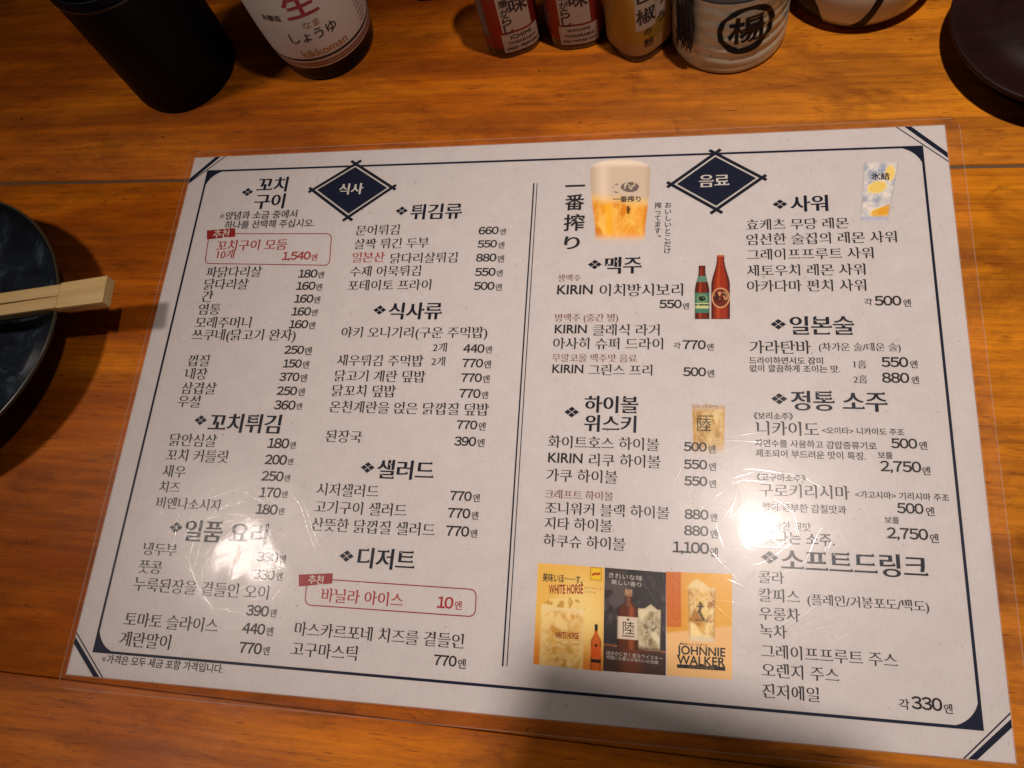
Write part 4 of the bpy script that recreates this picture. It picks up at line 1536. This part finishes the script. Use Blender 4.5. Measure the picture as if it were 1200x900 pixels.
def txt(name, s0, s1, t, m, hscale=1.0, rise=0.0):
    v, f = L.get(EX[name])
    a, b = v[:, 0].min(), v[:, 0].max()
    sc = (s1 - s0) / (b - a)
    c = (v[:, 1].min() + v[:, 1].max()) / 2
    return [(s0 + (x - a) * sc, t + (y - c) * sc * hscale + rise * (x - (a + b) / 2) * sc) for x, y in v], f, m


def cyl_surf(rf, a0):
    """rf(z) radius; s runs along the circumference from facing angle a0"""
    def f(s, t):
        r = rf(t)
        a = a0 + s / rf(25)
        dr = (rf(t + .2) - rf(t - .2)) / .4
        n = Vector((math.cos(a), math.sin(a), -dr)).normalized()
        return (r * math.cos(a), r * math.sin(a), t), n
    return f


def interp(prof):
    zs = [p[1] for p in prof]
    rs = [p[0] for p in prof]
    return lambda z: float(np.interp(z, zs, rs))


CAMXY = (291.5, 10.7)


def facing(c):
    return math.atan2(CAMXY[1] - c[1], CAMXY[0] - c[0])


# ------------------------------------------------------------------ black tumbler, top left
M_BLACK = mat('black_lacquer', (.003, .003, .0045), .5, spec=.10)
k = NT(M_BLACK)
k.l(k.bump(k.noise(k.mapping((300, 300, 300)), 1, 3, .6), .00005), k.b.inputs['Normal'])
cup = empty('tumbler', (-22, 365, 0), 'plain black tumbler standing left of the soy sauce bottle', 'tumbler')
prof = [(0, .6), (29, .6), (32.2, 0), (34.4, 2.4), (34.6, 8), (34.8, 44), (35.0, 86), (35.3, 89.0), (35.0, 90.4), (34.0, 90.8), (33.0, 90.0), (32.4, 86), (31.6, 30), (30, 8), (0, 6)]
V, F = revolve(prof, 128, cap=False)
link('tumbler_body', V, F, M_BLACK, cup, smooth=True)
V, F = revolve([(35.0, 83.2), (35.5, 83.6), (35.55, 85.0), (35.1, 85.5)], 128, cap=False)
link('rim_band', V, F, mat('polished_black', (.008, .008, .010), .15, spec=.6), cup, smooth=True)

# ------------------------------------------------------------------ soy sauce bottle
M_LABEL = mat('cream_label', (.66, .61, .55), .4, spec=.4)
M_SOYBASE = mat('dark_plastic', (.004, .003, .003), .2, spec=.2)
M_LAC = {c: mat('label_' + n, col, .5) for c, n, col in (('k', 'black', (.012, .012, .014)), ('r', 'red', (.34, .02, .02)), ('g', 'gold', (.38, .19, .06)), ('n', 'navy', (.012, .016, .035)),
                                                      ('p', 'pink', (.42, .23, .17)), ('y', 'gold_paper', (.36, .215, .03)), ('R', 'deep_red', (.22, .018, .012)), ('c', 'cream', (.44, .34, .27)), ('G', 'grey', (.12, .11, .10)))}
for _c, _m, _r in (('y', .35, .36), ('R', .35, .36)):
    M_LAC[_c].node_tree.nodes['Principled BSDF'].inputs['Metallic'].default_value = _m
    M_LAC[_c].node_tree.nodes['Principled BSDF'].inputs['Roughness'].default_value = _r
soyc = (73.3, 378.7, 0)
soy = empty('soy_sauce_bottle', soyc, 'white labelled soy sauce bottle with a black base, beside the black tumbler', 'soy sauce bottle')
base = smooth_prof([(24, 0), (28.6, 1.2), (29.6, 4), (29.8, 8.5), (30.4, 13.2)], 4)
V, F = revolve(base, 96)
link('bottle_base', V, F, M_SOYBASE, soy, smooth=True)
body = smooth_prof([(30.3, 12.9), (31.0, 14), (32.0, 24), (32.8, 42), (32.6, 62), (31, 84), (27, 100), (18, 114), (13, 120)], 5)
V, F = revolve(body, 128)
link('bottle_body', V, F, M_LABEL, soy, smooth=True)
V, F = revolve(smooth_prof([(13.5, 119.8), (14.5, 122), (14.5, 136), (12, 139)], 3), 48)
link('cap', V, F, mat('red_cap', (.3, .02, .02), .4), soy, smooth=True)
rf = interp(body)
A0 = facing(soyc) - .10
S = cyl_surf(rf, A0)
pieces = []
for t0, t1, c in ((19.8, 21.8, 'n'), (16.8, 17.5, 'n'), (14.6, 15.3, 'n')):
    v, f = rect(-100, 100, t0, t1)
    pieces.append((v, f, M_LAC[c]))
for t0, t1, c in ((15.3, 17.0, 'p'), (17.5, 18.6, 'p')):
    v, f = rect(-100, 100, t0, t1)
    pieces.append((v, f, M_LAC[c]))
on_surface(soy, 'label_stripe', pieces, S, .05)
pieces = [txt('kik', -15, 14, 26.0, M_LAC['g'], 1.05), txt('shoyu', -16.5, 11.5, 38.8, M_LAC['k'], 1.15), txt('namak', -6, 4, 46.5, M_LAC['g']),
          txt('nama', -11.5, 7.0, 61, M_LAC['r'], .95), txt('honj', -27, -15, 54.5, M_LAC['k'], 1.2), txt('ml', 8, 21.5, 60, M_LAC['k'])]
on_surface(soy, 'label_lettering', pieces, S, .06)
v, f = rect(27, 34, 23.5, 62)
pieces = [(v, f, M_LABEL)]
for q in range(13):
    v, f = rect(27.5, 33.5, 24.5 + q * 2.9, 25.4 + q * 2.9)
    pieces.append((v, f, M_LAC['G']))
on_surface(soy, 'ingredient_panel', pieces, S, .045)

# ------------------------------------------------------------------ spice jars
M_JAR = mat('brown_glass', (.030, .015, .008), .12, coat=.3)
M_JARTOP = mat('jar_cap', (.32, .02, .02), .4)


def squircle(h, n=2.8, cnt=400):
    a = np.linspace(0, 2 * np.pi, cnt, endpoint=False) - np.pi / 2
    c, s = np.cos(a), np.sin(a)
    r = h / (np.abs(c) ** n + np.abs(s) ** n) ** (1 / n)
    P = np.c_[r * c, r * s]
    seg = np.hypot(*(np.roll(P, -1, 0) - P).T)
    cum = np.r_[0, np.cumsum(seg)]
    return P, cum


def jar(center, rot, h, label, s_off=0.0, n=2.8):
    root = empty('spice_jar', center, label, 'spice jar', 'square spice jars in a row', rz=math.radians(rot))
    P, cum = squircle(h, n)
    prof = smooth_prof([(.95, 0), (.99, .6), (1.0, 2.2), (1.0, 8), (1.0, 58), (.97, 63), (.75, 70), (.62, 73), (.62, 76)], 3)
    N = 400
    V, F = [], []
    for r, z in prof:
        for k in range(N):
            p = P[k * 400 // N] if False else P[int(k * 400 / N)]
            V.append((p[0] * r, p[1] * r, z))
    for i in range(len(prof) - 1):
        for k in range(N):
            k2 = (k + 1) % N
            F.append((i * N + k, i * N + k2, (i + 1) * N + k2, (i + 1) * N + k))
    F.append(tuple(range(N))[::-1])
    F.append(tuple(range((len(prof) - 1) * N, len(prof) * N)))
    link('jar_body', V, F, M_JAR, root, smooth=True)
    V, F = revolve([(11.5, 75.5), (12.2, 76), (12.2, 90), (11.6, 91)], 48)
    link('cap', V, F, M_JARTOP, root, smooth=True)
    tot = cum[-1]

    def surf(s, t):
        q = (s + s_off) % tot
        x = np.interp(q, cum, np.r_[P[:, 0], P[0, 0]])
        y = np.interp(q, cum, np.r_[P[:, 1], P[0, 1]])
        x2 = np.interp((q + .3) % tot, cum, np.r_[P[:, 0], P[0, 0]])
        y2 = np.interp((q + .3) % tot, cum, np.r_[P[:, 1], P[0, 1]])
        n = Vector((y2 - y, -(x2 - x), 0)).normalized()
        return (x, y, t), n
    return root, surf


def col_text(names, s, t0, step, size, m):
    """upright column of single characters"""
    out = []
    for i, nm in enumerate(names):
        out.append(txt(nm, s - size / 2, s + size / 2, t0 - i * step, m))
    return out


def pepper(center, rot, h, label, first, line1, line3, s_off):
    r, S = jar(center, rot, h, label, s_off)
    pcs = [(*rect(-50, 50, 8.2, 57), M_LAC['R'])]
    on_surface(r, 'red_label', pcs, S, .08)
    on_surface(r, 'cream_panel', [(*rect(-8.2, 9.2, 19.8, 56), M_LAC['c']), (*rect(-9.5, 13.0, 4.6, 18.4), M_LAC['c']), (*rect(-24, -16.5, 16, 56), M_LAC['G'])], S, .16)
    pcs = [txt(line1, -4.6, 8.2, 15.6, M_LAC['k'], .9), txt('ichimi2', -6.6, 10.2, 11.4, M_LAC['k'], .9), txt(line3, -8.0, 11.6, 7.2, M_LAC['k'], .85)]
    pcs += col_text(['k_tou', 'k_ga', 'k_ra', 'k_shi'], -4.4, 40.5, 6.1, 5.4, M_LAC['k'])
    pcs += col_text([first, 'i_mi'], 3.6, 52.5, 15.5, 10.5, M_LAC['k'])
    on_surface(r, 'label_lettering', pcs, S, .24)
    return r


pepper((190.3, 374.6, 0), 18, 16.4, 'red labelled spice jar reading ICHIMI, nearest the soy sauce bottle', 'i_1', 'ichimi1', 'ichimi3', 2.0)
pepper((228.4, 377, 0), 4, 16.6, 'red labelled spice jar reading SHICHIMI, between the other two jars', 'i_7', 'shi1', 'shi3', .5)
r, S = jar((264.6, 366.4, 0), 43, 16.3, 'gold labelled spice jar with upright black brush writing, beside the ceramic holder', -2.0, 2.9)
on_surface(r, 'gold_label', [(*rect(-50, 50, 14.5, 57), M_LAC['y']), (*rect(-50, 50, 5.5, 14.5), M_LAC['g'])], S, .08)
on_surface(r, 'cream_panel', [(*rect(-11.3, .4, 24.0, 57), M_LAC['c']), (*rect(.8, 7.6, 27, 57), M_LAC['c'])], S, .16)
pcs = col_text(['s_san'], -5.2, 47.5, 1, 9.6, M_LAC['k']) + col_text(['s_shou'], -5.2, 33.5, 1, 11.4, M_LAC['k']) + col_text(['s_no'], -4.8, 21.6, 1, 4.6, M_LAC['k']) + col_text(['s_kona'], -4.2, 13.8, 1, 6.2, M_LAC['k'])
pcs += col_text(['h_sa', 'h_n'], 4.4, 60, 8, 5.4, M_LAC['k']) + col_text(['h_shi'], 3.6, 41.5, 1, 4.6, M_LAC['k']) + col_text(['h_yo'], 5.6, 37.0, 1, 3.6, M_LAC['k']) + col_text(['h_u'], 4.4, 26.5, 1, 5.2, M_LAC['k'])
on_surface(r, 'label_lettering', pcs, S, .24)

# ------------------------------------------------------------------ ceramic toothpick holder
M_CER = mat('speckled_glaze', rough=.22, coat=.3)
k = NT(M_CER)
sp = k.noise(k.mapping((330, 330, 330)), 1, 2, .5)
sp2 = k.noise(k.mapping((60, 60, 110)), 1, 4, .6)
c = k.ramp(sp2, [(.3, (.46, .41, .29)), (.65, (.64, .59, .46))])
c = k.mix(k.ramp(sp, [(.735, (0, 0, 0)), (.77, (1, 1, 1))]), c, (.05, .028, .015))
k.l(c, k.b.inputs['Base Color'])
M_BRUSH = mat('iron_brush_glaze', (.006, .004, .004), .4, spec=.15)
yc_ = (313.8, 367.6, 0)
hold = empty('toothpick_holder', yc_, 'cream ridged ceramic holder with a circled black character and a dark tassel', 'holder')


def ridge(r, z, a):
    w = .45 * math.sin((z + 2.5 * math.sin(a + 2.2)) * 2 * math.pi / 8.2) * min(1, max(0, (z - 3) / 6)) if r > 20 else 0
    rr = r + w
    return (rr * math.cos(a), rr * math.sin(a), z)


prof = [(27, 0), (30.6, .3), (31.3, 2.0)] + [(31.3 - .6 * math.sin(i / 30 * math.pi), 2.0 + i * 2.0) for i in range(1, 30)] + [(31, 61), (30.2, 62.6), (28.6, 62), (28, 55), (27, 10), (0, 8)]
V, F = revolve(prof, 128, ridge, cap=False)
link('holder_body', V, F, M_CER, hold, smooth=True)


def hsurf(s, t):
    a = facing(yc_) + .32 + s / 30.5
    rad = lambda zz_: float(np.interp(zz_, [p[1] for p in prof[2:32]], [p[0] for p in prof[2:32]]))
    p = ridge(rad(t), t, a)
    q = ridge(rad(t + .3), t + .3, a)
    n = Vector((math.cos(a), math.sin(a), -(math.hypot(q[0], q[1]) - math.hypot(p[0], p[1])) / .3)).normalized()
    return p, n


ring = []
N = 72
for i in range(N):
    a = 2 * math.pi * i / N
    w = 1.75 + .9 * (.5 + .5 * math.sin(a * 1.0 + 2.6)) + .15 * math.sin(7 * a)
    R0 = 14.6
    ring.append(((R0 - w) * math.cos(a) * .98, 31 + (R0 - w) * math.sin(a) * 1.02))
    ring.append(((R0 + w * .4) * math.cos(a) * .98, 31 + (R0 + w * .4) * math.sin(a) * 1.02))
RF = [(2 * i, 2 * i + 1, (2 * i + 3) % (2 * N), (2 * i + 2) % (2 * N)) for i in range(N)]
on_surface(hold, 'brush_emblem', [(ring, RF, M_BRUSH), txt('yo', -9.6, 9.6, 31.3, M_BRUSH)], hsurf, .3)
# tassel: cord round the neck with a bundle of threads
M_THREAD = mat('dark_thread', (.020, .012, .010), .8)
rng = random.Random(5)
V, F = [], []
ta = facing(yc_) - .74
for q in range(46):
    a = ta + rng.uniform(-.17, .17)
    d = 32.2 + rng.uniform(0, 2.8)
    zt, zb = 52 + rng.uniform(-1, 1), 14 + rng.uniform(-3, 9) + abs(a - ta) * 20
    da = rng.uniform(-.06, .06)
    for i in range(7):
        t = i / 6
        aa, rr = a + da * t * t + .012 * math.sin(t * 9 + q), d + .5 * math.sin(t * 5 + q) * t
        z = zt + (zb - zt) * t
        th = .32
        for e in range(4):
            b = e * math.pi / 2
            V.append((rr * math.cos(aa) + th * math.cos(b), rr * math.sin(aa) + th * math.sin(b), z))
    o0 = q * 28
    for i in range(6):
        for e in range(4):
            F.append((o0 + i * 4 + e, o0 + i * 4 + (e + 1) % 4, o0 + (i + 1) * 4 + (e + 1) % 4, o0 + (i + 1) * 4 + e))
link('tassel', V, F, M_THREAD, hold, smooth=True)
V, F = [], []
for i in range(96):
    a = 2 * math.pi * i / 96
    for e in range(6):
        b = e * math.pi / 3
        V.append(((32.2 + 1.1 * math.cos(b)) * math.cos(a), (32.2 + 1.1 * math.cos(b)) * math.sin(a), 53 + 1.1 * math.sin(b)))
for i in range(96):
    for e in range(6):
        F.append((i * 6 + e, ((i + 1) % 96) * 6 + e, ((i + 1) % 96) * 6 + (e + 1) % 6, i * 6 + (e + 1) % 6))
link('cord', V, F, M_THREAD, hold, smooth=True)

# ------------------------------------------------------------------ white pot with black brush patches
M_POT = mat('white_glaze', (.55, .50, .42), .12, coat=.4)
potc = (383, 397.6, 0)
pot = empty('ceramic_pot', potc, 'round white glazed pot with bold black brush patches, right of the ceramic holder', 'pot')
pprof = smooth_prof([(30, 0), (34.0, .3), (35.0, 1.6), (36.2, 2.8), (38.4, 6.5), (40.6, 15), (41.6, 26), (40, 38), (34, 50), (26, 57), (20, 60)], 6)
V, F = revolve(pprof, 128)
link('pot_body', V, F, M_POT, pot, smooth=True)
prf = interp(pprof)
PS = cyl_surf(prf, facing(potc))
v = [(-60, 3.0), (-13.0, 3.0), (-13.6, 8), (-16, 16), (-22, 26), (-34, 36), (-50, 40)]
v2 = [(2.0, 4.0), (11.0, 4.0), (12.8, 9), (15.0, 18), (17, 28), (13.0, 28), (10.8, 18), (7.4, 10)]
on_surface(pot, 'brush_patch', [(v, [tuple(range(len(v)))], M_BRUSH), (v2, [tuple(range(len(v2)))], M_BRUSH)], PS, .09)
V, F = revolve([(17, 59.6), (21.5, 60.2), (20, 63), (8, 66), (4, 70), (0, 71)], 64, cap=False)
link('lid', V, F, M_POT, pot, smooth=True)

# ------------------------------------------------------------------ dark plate top right
M_DARKW = mat('dark_lacquered_wood', rough=.5, spec=.12)
k = NT(M_DARKW)
c = k.ramp(k.noise(k.mapping((20, 160, 20)), 1, 4, .6), [(.3, (.009, .003, .003)), (.7, (.020, .0055, .005))])
k.l(c, k.b.inputs['Base Color'])
dp = empty('dark_plate', (474.5, 342.5, 0), 'dark brown round raised plate cut by the right edge of the picture', 'plate')
prof = smooth_prof([(38, 0), (40, 1), (40.5, 9), (49, 13.5), (52.6, 17.5), (53.2, 19.4), (52.8, 20.4), (51.8, 20.6)], 4) + smooth_prof([(46, 19.0), (38, 18.0), (33, 18.6), (27, 20.6), (15, 22.0), (0.01, 22.3)], 4)
V, F = revolve(prof, 128, cap=False)
link('plate_body', V, F, M_DARKW, dp, smooth=True)
# a black knob stands on it
V, F = revolve(smooth_prof([(7, 22), (8.5, 22.6), (9, 26), (10.5, 31), (9, 34.5), (4, 36), (.01, 36.2)], 4), 48)
link('knob', V, F, M_BLACK, dp, smooth=True)

# ------------------------------------------------------------------ blue-black plate at the left, and chopsticks
M_BLUE = mat('blue_black_glaze', rough=.2, coat=.25)
k = NT(M_BLUE)
w1 = k.noise(k.mapping((45, 70, 30), rot=(0, 0, .6)), 1, 6, .68, .7)
w2 = k.noise(k.mapping((14, 20, 14)), 1, 4, .6)
c = k.ramp(w1, [(.38, (.005, .007, .012)), (.55, (.020, .030, .048)), (.68, (.10, .14, .185))])
c = k.mix(k.math('MULTIPLY', k.ramp(w2, [(.42, (0, 0, 0)), (.62, (1, 1, 1))]), .6), c, (.007, .010, .016))
sz = k.n('ShaderNodeSeparateXYZ')
k.l(k.obj, sz.inputs[0])
rimd = k.n('ShaderNodeMapRange')
k.l(sz.outputs[2], rimd.inputs[0])
rimd.inputs[1].default_value = .0195
rimd.inputs[2].default_value = .0245
c = k.mix(k.math('MULTIPLY', rimd.outputs[0], .92), c, (.006, .007, .008))
k.l(c, k.b.inputs['Base Color'])
k.l(k.bump(k.noise(k.mapping((150, 150, 150)), 1, 3, .6), .0002, .8), k.b.inputs['Normal'])
bp = empty('blue_plate', (-126.2, 170.5, 0), 'dark blue glazed round dish at the left edge, holding wooden chopsticks', 'dish')


def wob(r, z, a):
    d = 1 + .008 * math.sin(2 * a + .5) + .006 * math.sin(3 * a + 1)
    return (r * d * math.cos(a), r * d * math.sin(a), z)


prof = smooth_prof([(50, 0), (52, .6), (60, 6), (76, 16), (84.6, 24), (86.6, 27), (86.2, 28.2), (84.6, 27.6), (80, 22), (66, 13.2), (45, 9.5), (.01, 8.5)], 6)
V, F = revolve(prof, 160, wob, cap=False)
link('dish_body', V, F, M_BLUE, bp, smooth=True)
M_RIM = mat('bare_clay_rim', (.055, .045, .025), .3, coat=.3)
V, F = revolve(smooth_prof([(86.75, 27.2), (86.5, 28.1), (85.9, 28.42), (85.2, 28.1), (84.9, 27.75)], 3), 160, wob, cap=False)
link('rim_line', V, F, M_RIM, bp, smooth=True)

M_BAM = mat('pale_bamboo', rough=.55, spec=.3)
k = NT(M_BAM)
g = k.noise(k.mapping((10, 500, 500)), 1, 3, .6)
c = k.ramp(g, [(.3, (.56, .37, .145)), (.7, (.70, .50, .22))])
k.l(c, k.b.inputs['Base Color'])
# local x runs from the joined end (0) towards the tips (-205)
ang = math.atan2(191 - 184.6, -8 - (-75.9))
ch = empty('disposable_chopsticks', (-8.0, 191.6, 31.3), 'pale wooden chopsticks still joined at one end, resting on the blue dish', 'chopsticks')
ch.rotation_euler = (0, -math.radians(4.0), ang)


def prism(xs, y0s, y1s, z0s, z1s):
    V, F = [], []
    for x, a, b, c_, d in zip(xs, y0s, y1s, z0s, z1s):
        V += [(x, a, c_), (x, b, c_), (x, b, d), (x, a, d)]
    for i in range(len(xs) - 1):
        for e in range(4):
            F.append((i * 4 + e, i * 4 + (e + 1) % 4, (i + 1) * 4 + (e + 1) % 4, (i + 1) * 4 + e))
    F.append((3, 2, 1, 0))
    n = 4 * (len(xs) - 1)
    F.append((n, n + 1, n + 2, n + 3))
    return V, [f[::-1] for f in F]


V, F = prism([-29.5, -28.5, 0], [-7.0, -7.6, -7.9], [7.0, 7.6, 7.9], [-3, -3.1, -3.1], [2.9, 3.1, 3.1])
bevel(link('joined_end', V, F, M_BAM, ch), .35, 2)
for sgn in (1, -1):
    xs = [-205, -150, -80, -29.6]
    inn = [.6, .6, .5, .12]
    out_ = [3.4, 5.6, 7.0, 7.0]
    y0 = [i if sgn > 0 else -o_ for i, o_ in zip(inn, out_)]
    y1 = [o_ if sgn > 0 else -i for i, o_ in zip(inn, out_)]
    V, F = prism(xs, y0, y1, [-1.4, -2.2, -2.8, -2.95], [1.4, 2.2, 2.8, 2.85])
    bevel(link('stick', V, F, M_BAM, ch), .4, 2)

# ------------------------------------------------------------------ pale box whose lower edge shows at the very top, behind the jars
wb = empty('white_box', (150, 412, 0), 'white box at the top edge between soy sauce bottle and first spice jar', 'box')
V, F = box(-20, 20, -7, 18, 5, 70)
bevel(link('box_shell', V, F, mat('white_card', (.6, .58, .55), .6), wb), 1.2, 3)
V, F = box(-18, 18, -5, 16, 0, 5)
link('box_foot', V, F, M_SOYBASE, wb)

# ------------------------------------------------------------------ unseen phone-shaped slab, added over the near edge to throw the soft shadow
ph = empty('shadow_slab', (340, 99, 402), 'dark phone-shaped slab added out of view above the menu, throwing a soft shadow', 'shadow_slab')
V, F = box(-38, 38, -78, 36, -4, 4)
po = bevel(link('slab_body', V, F, M_BLACK, ph), 3.5, 4)
ph.rotation_euler = (math.radians(8), 0, math.radians(-14))
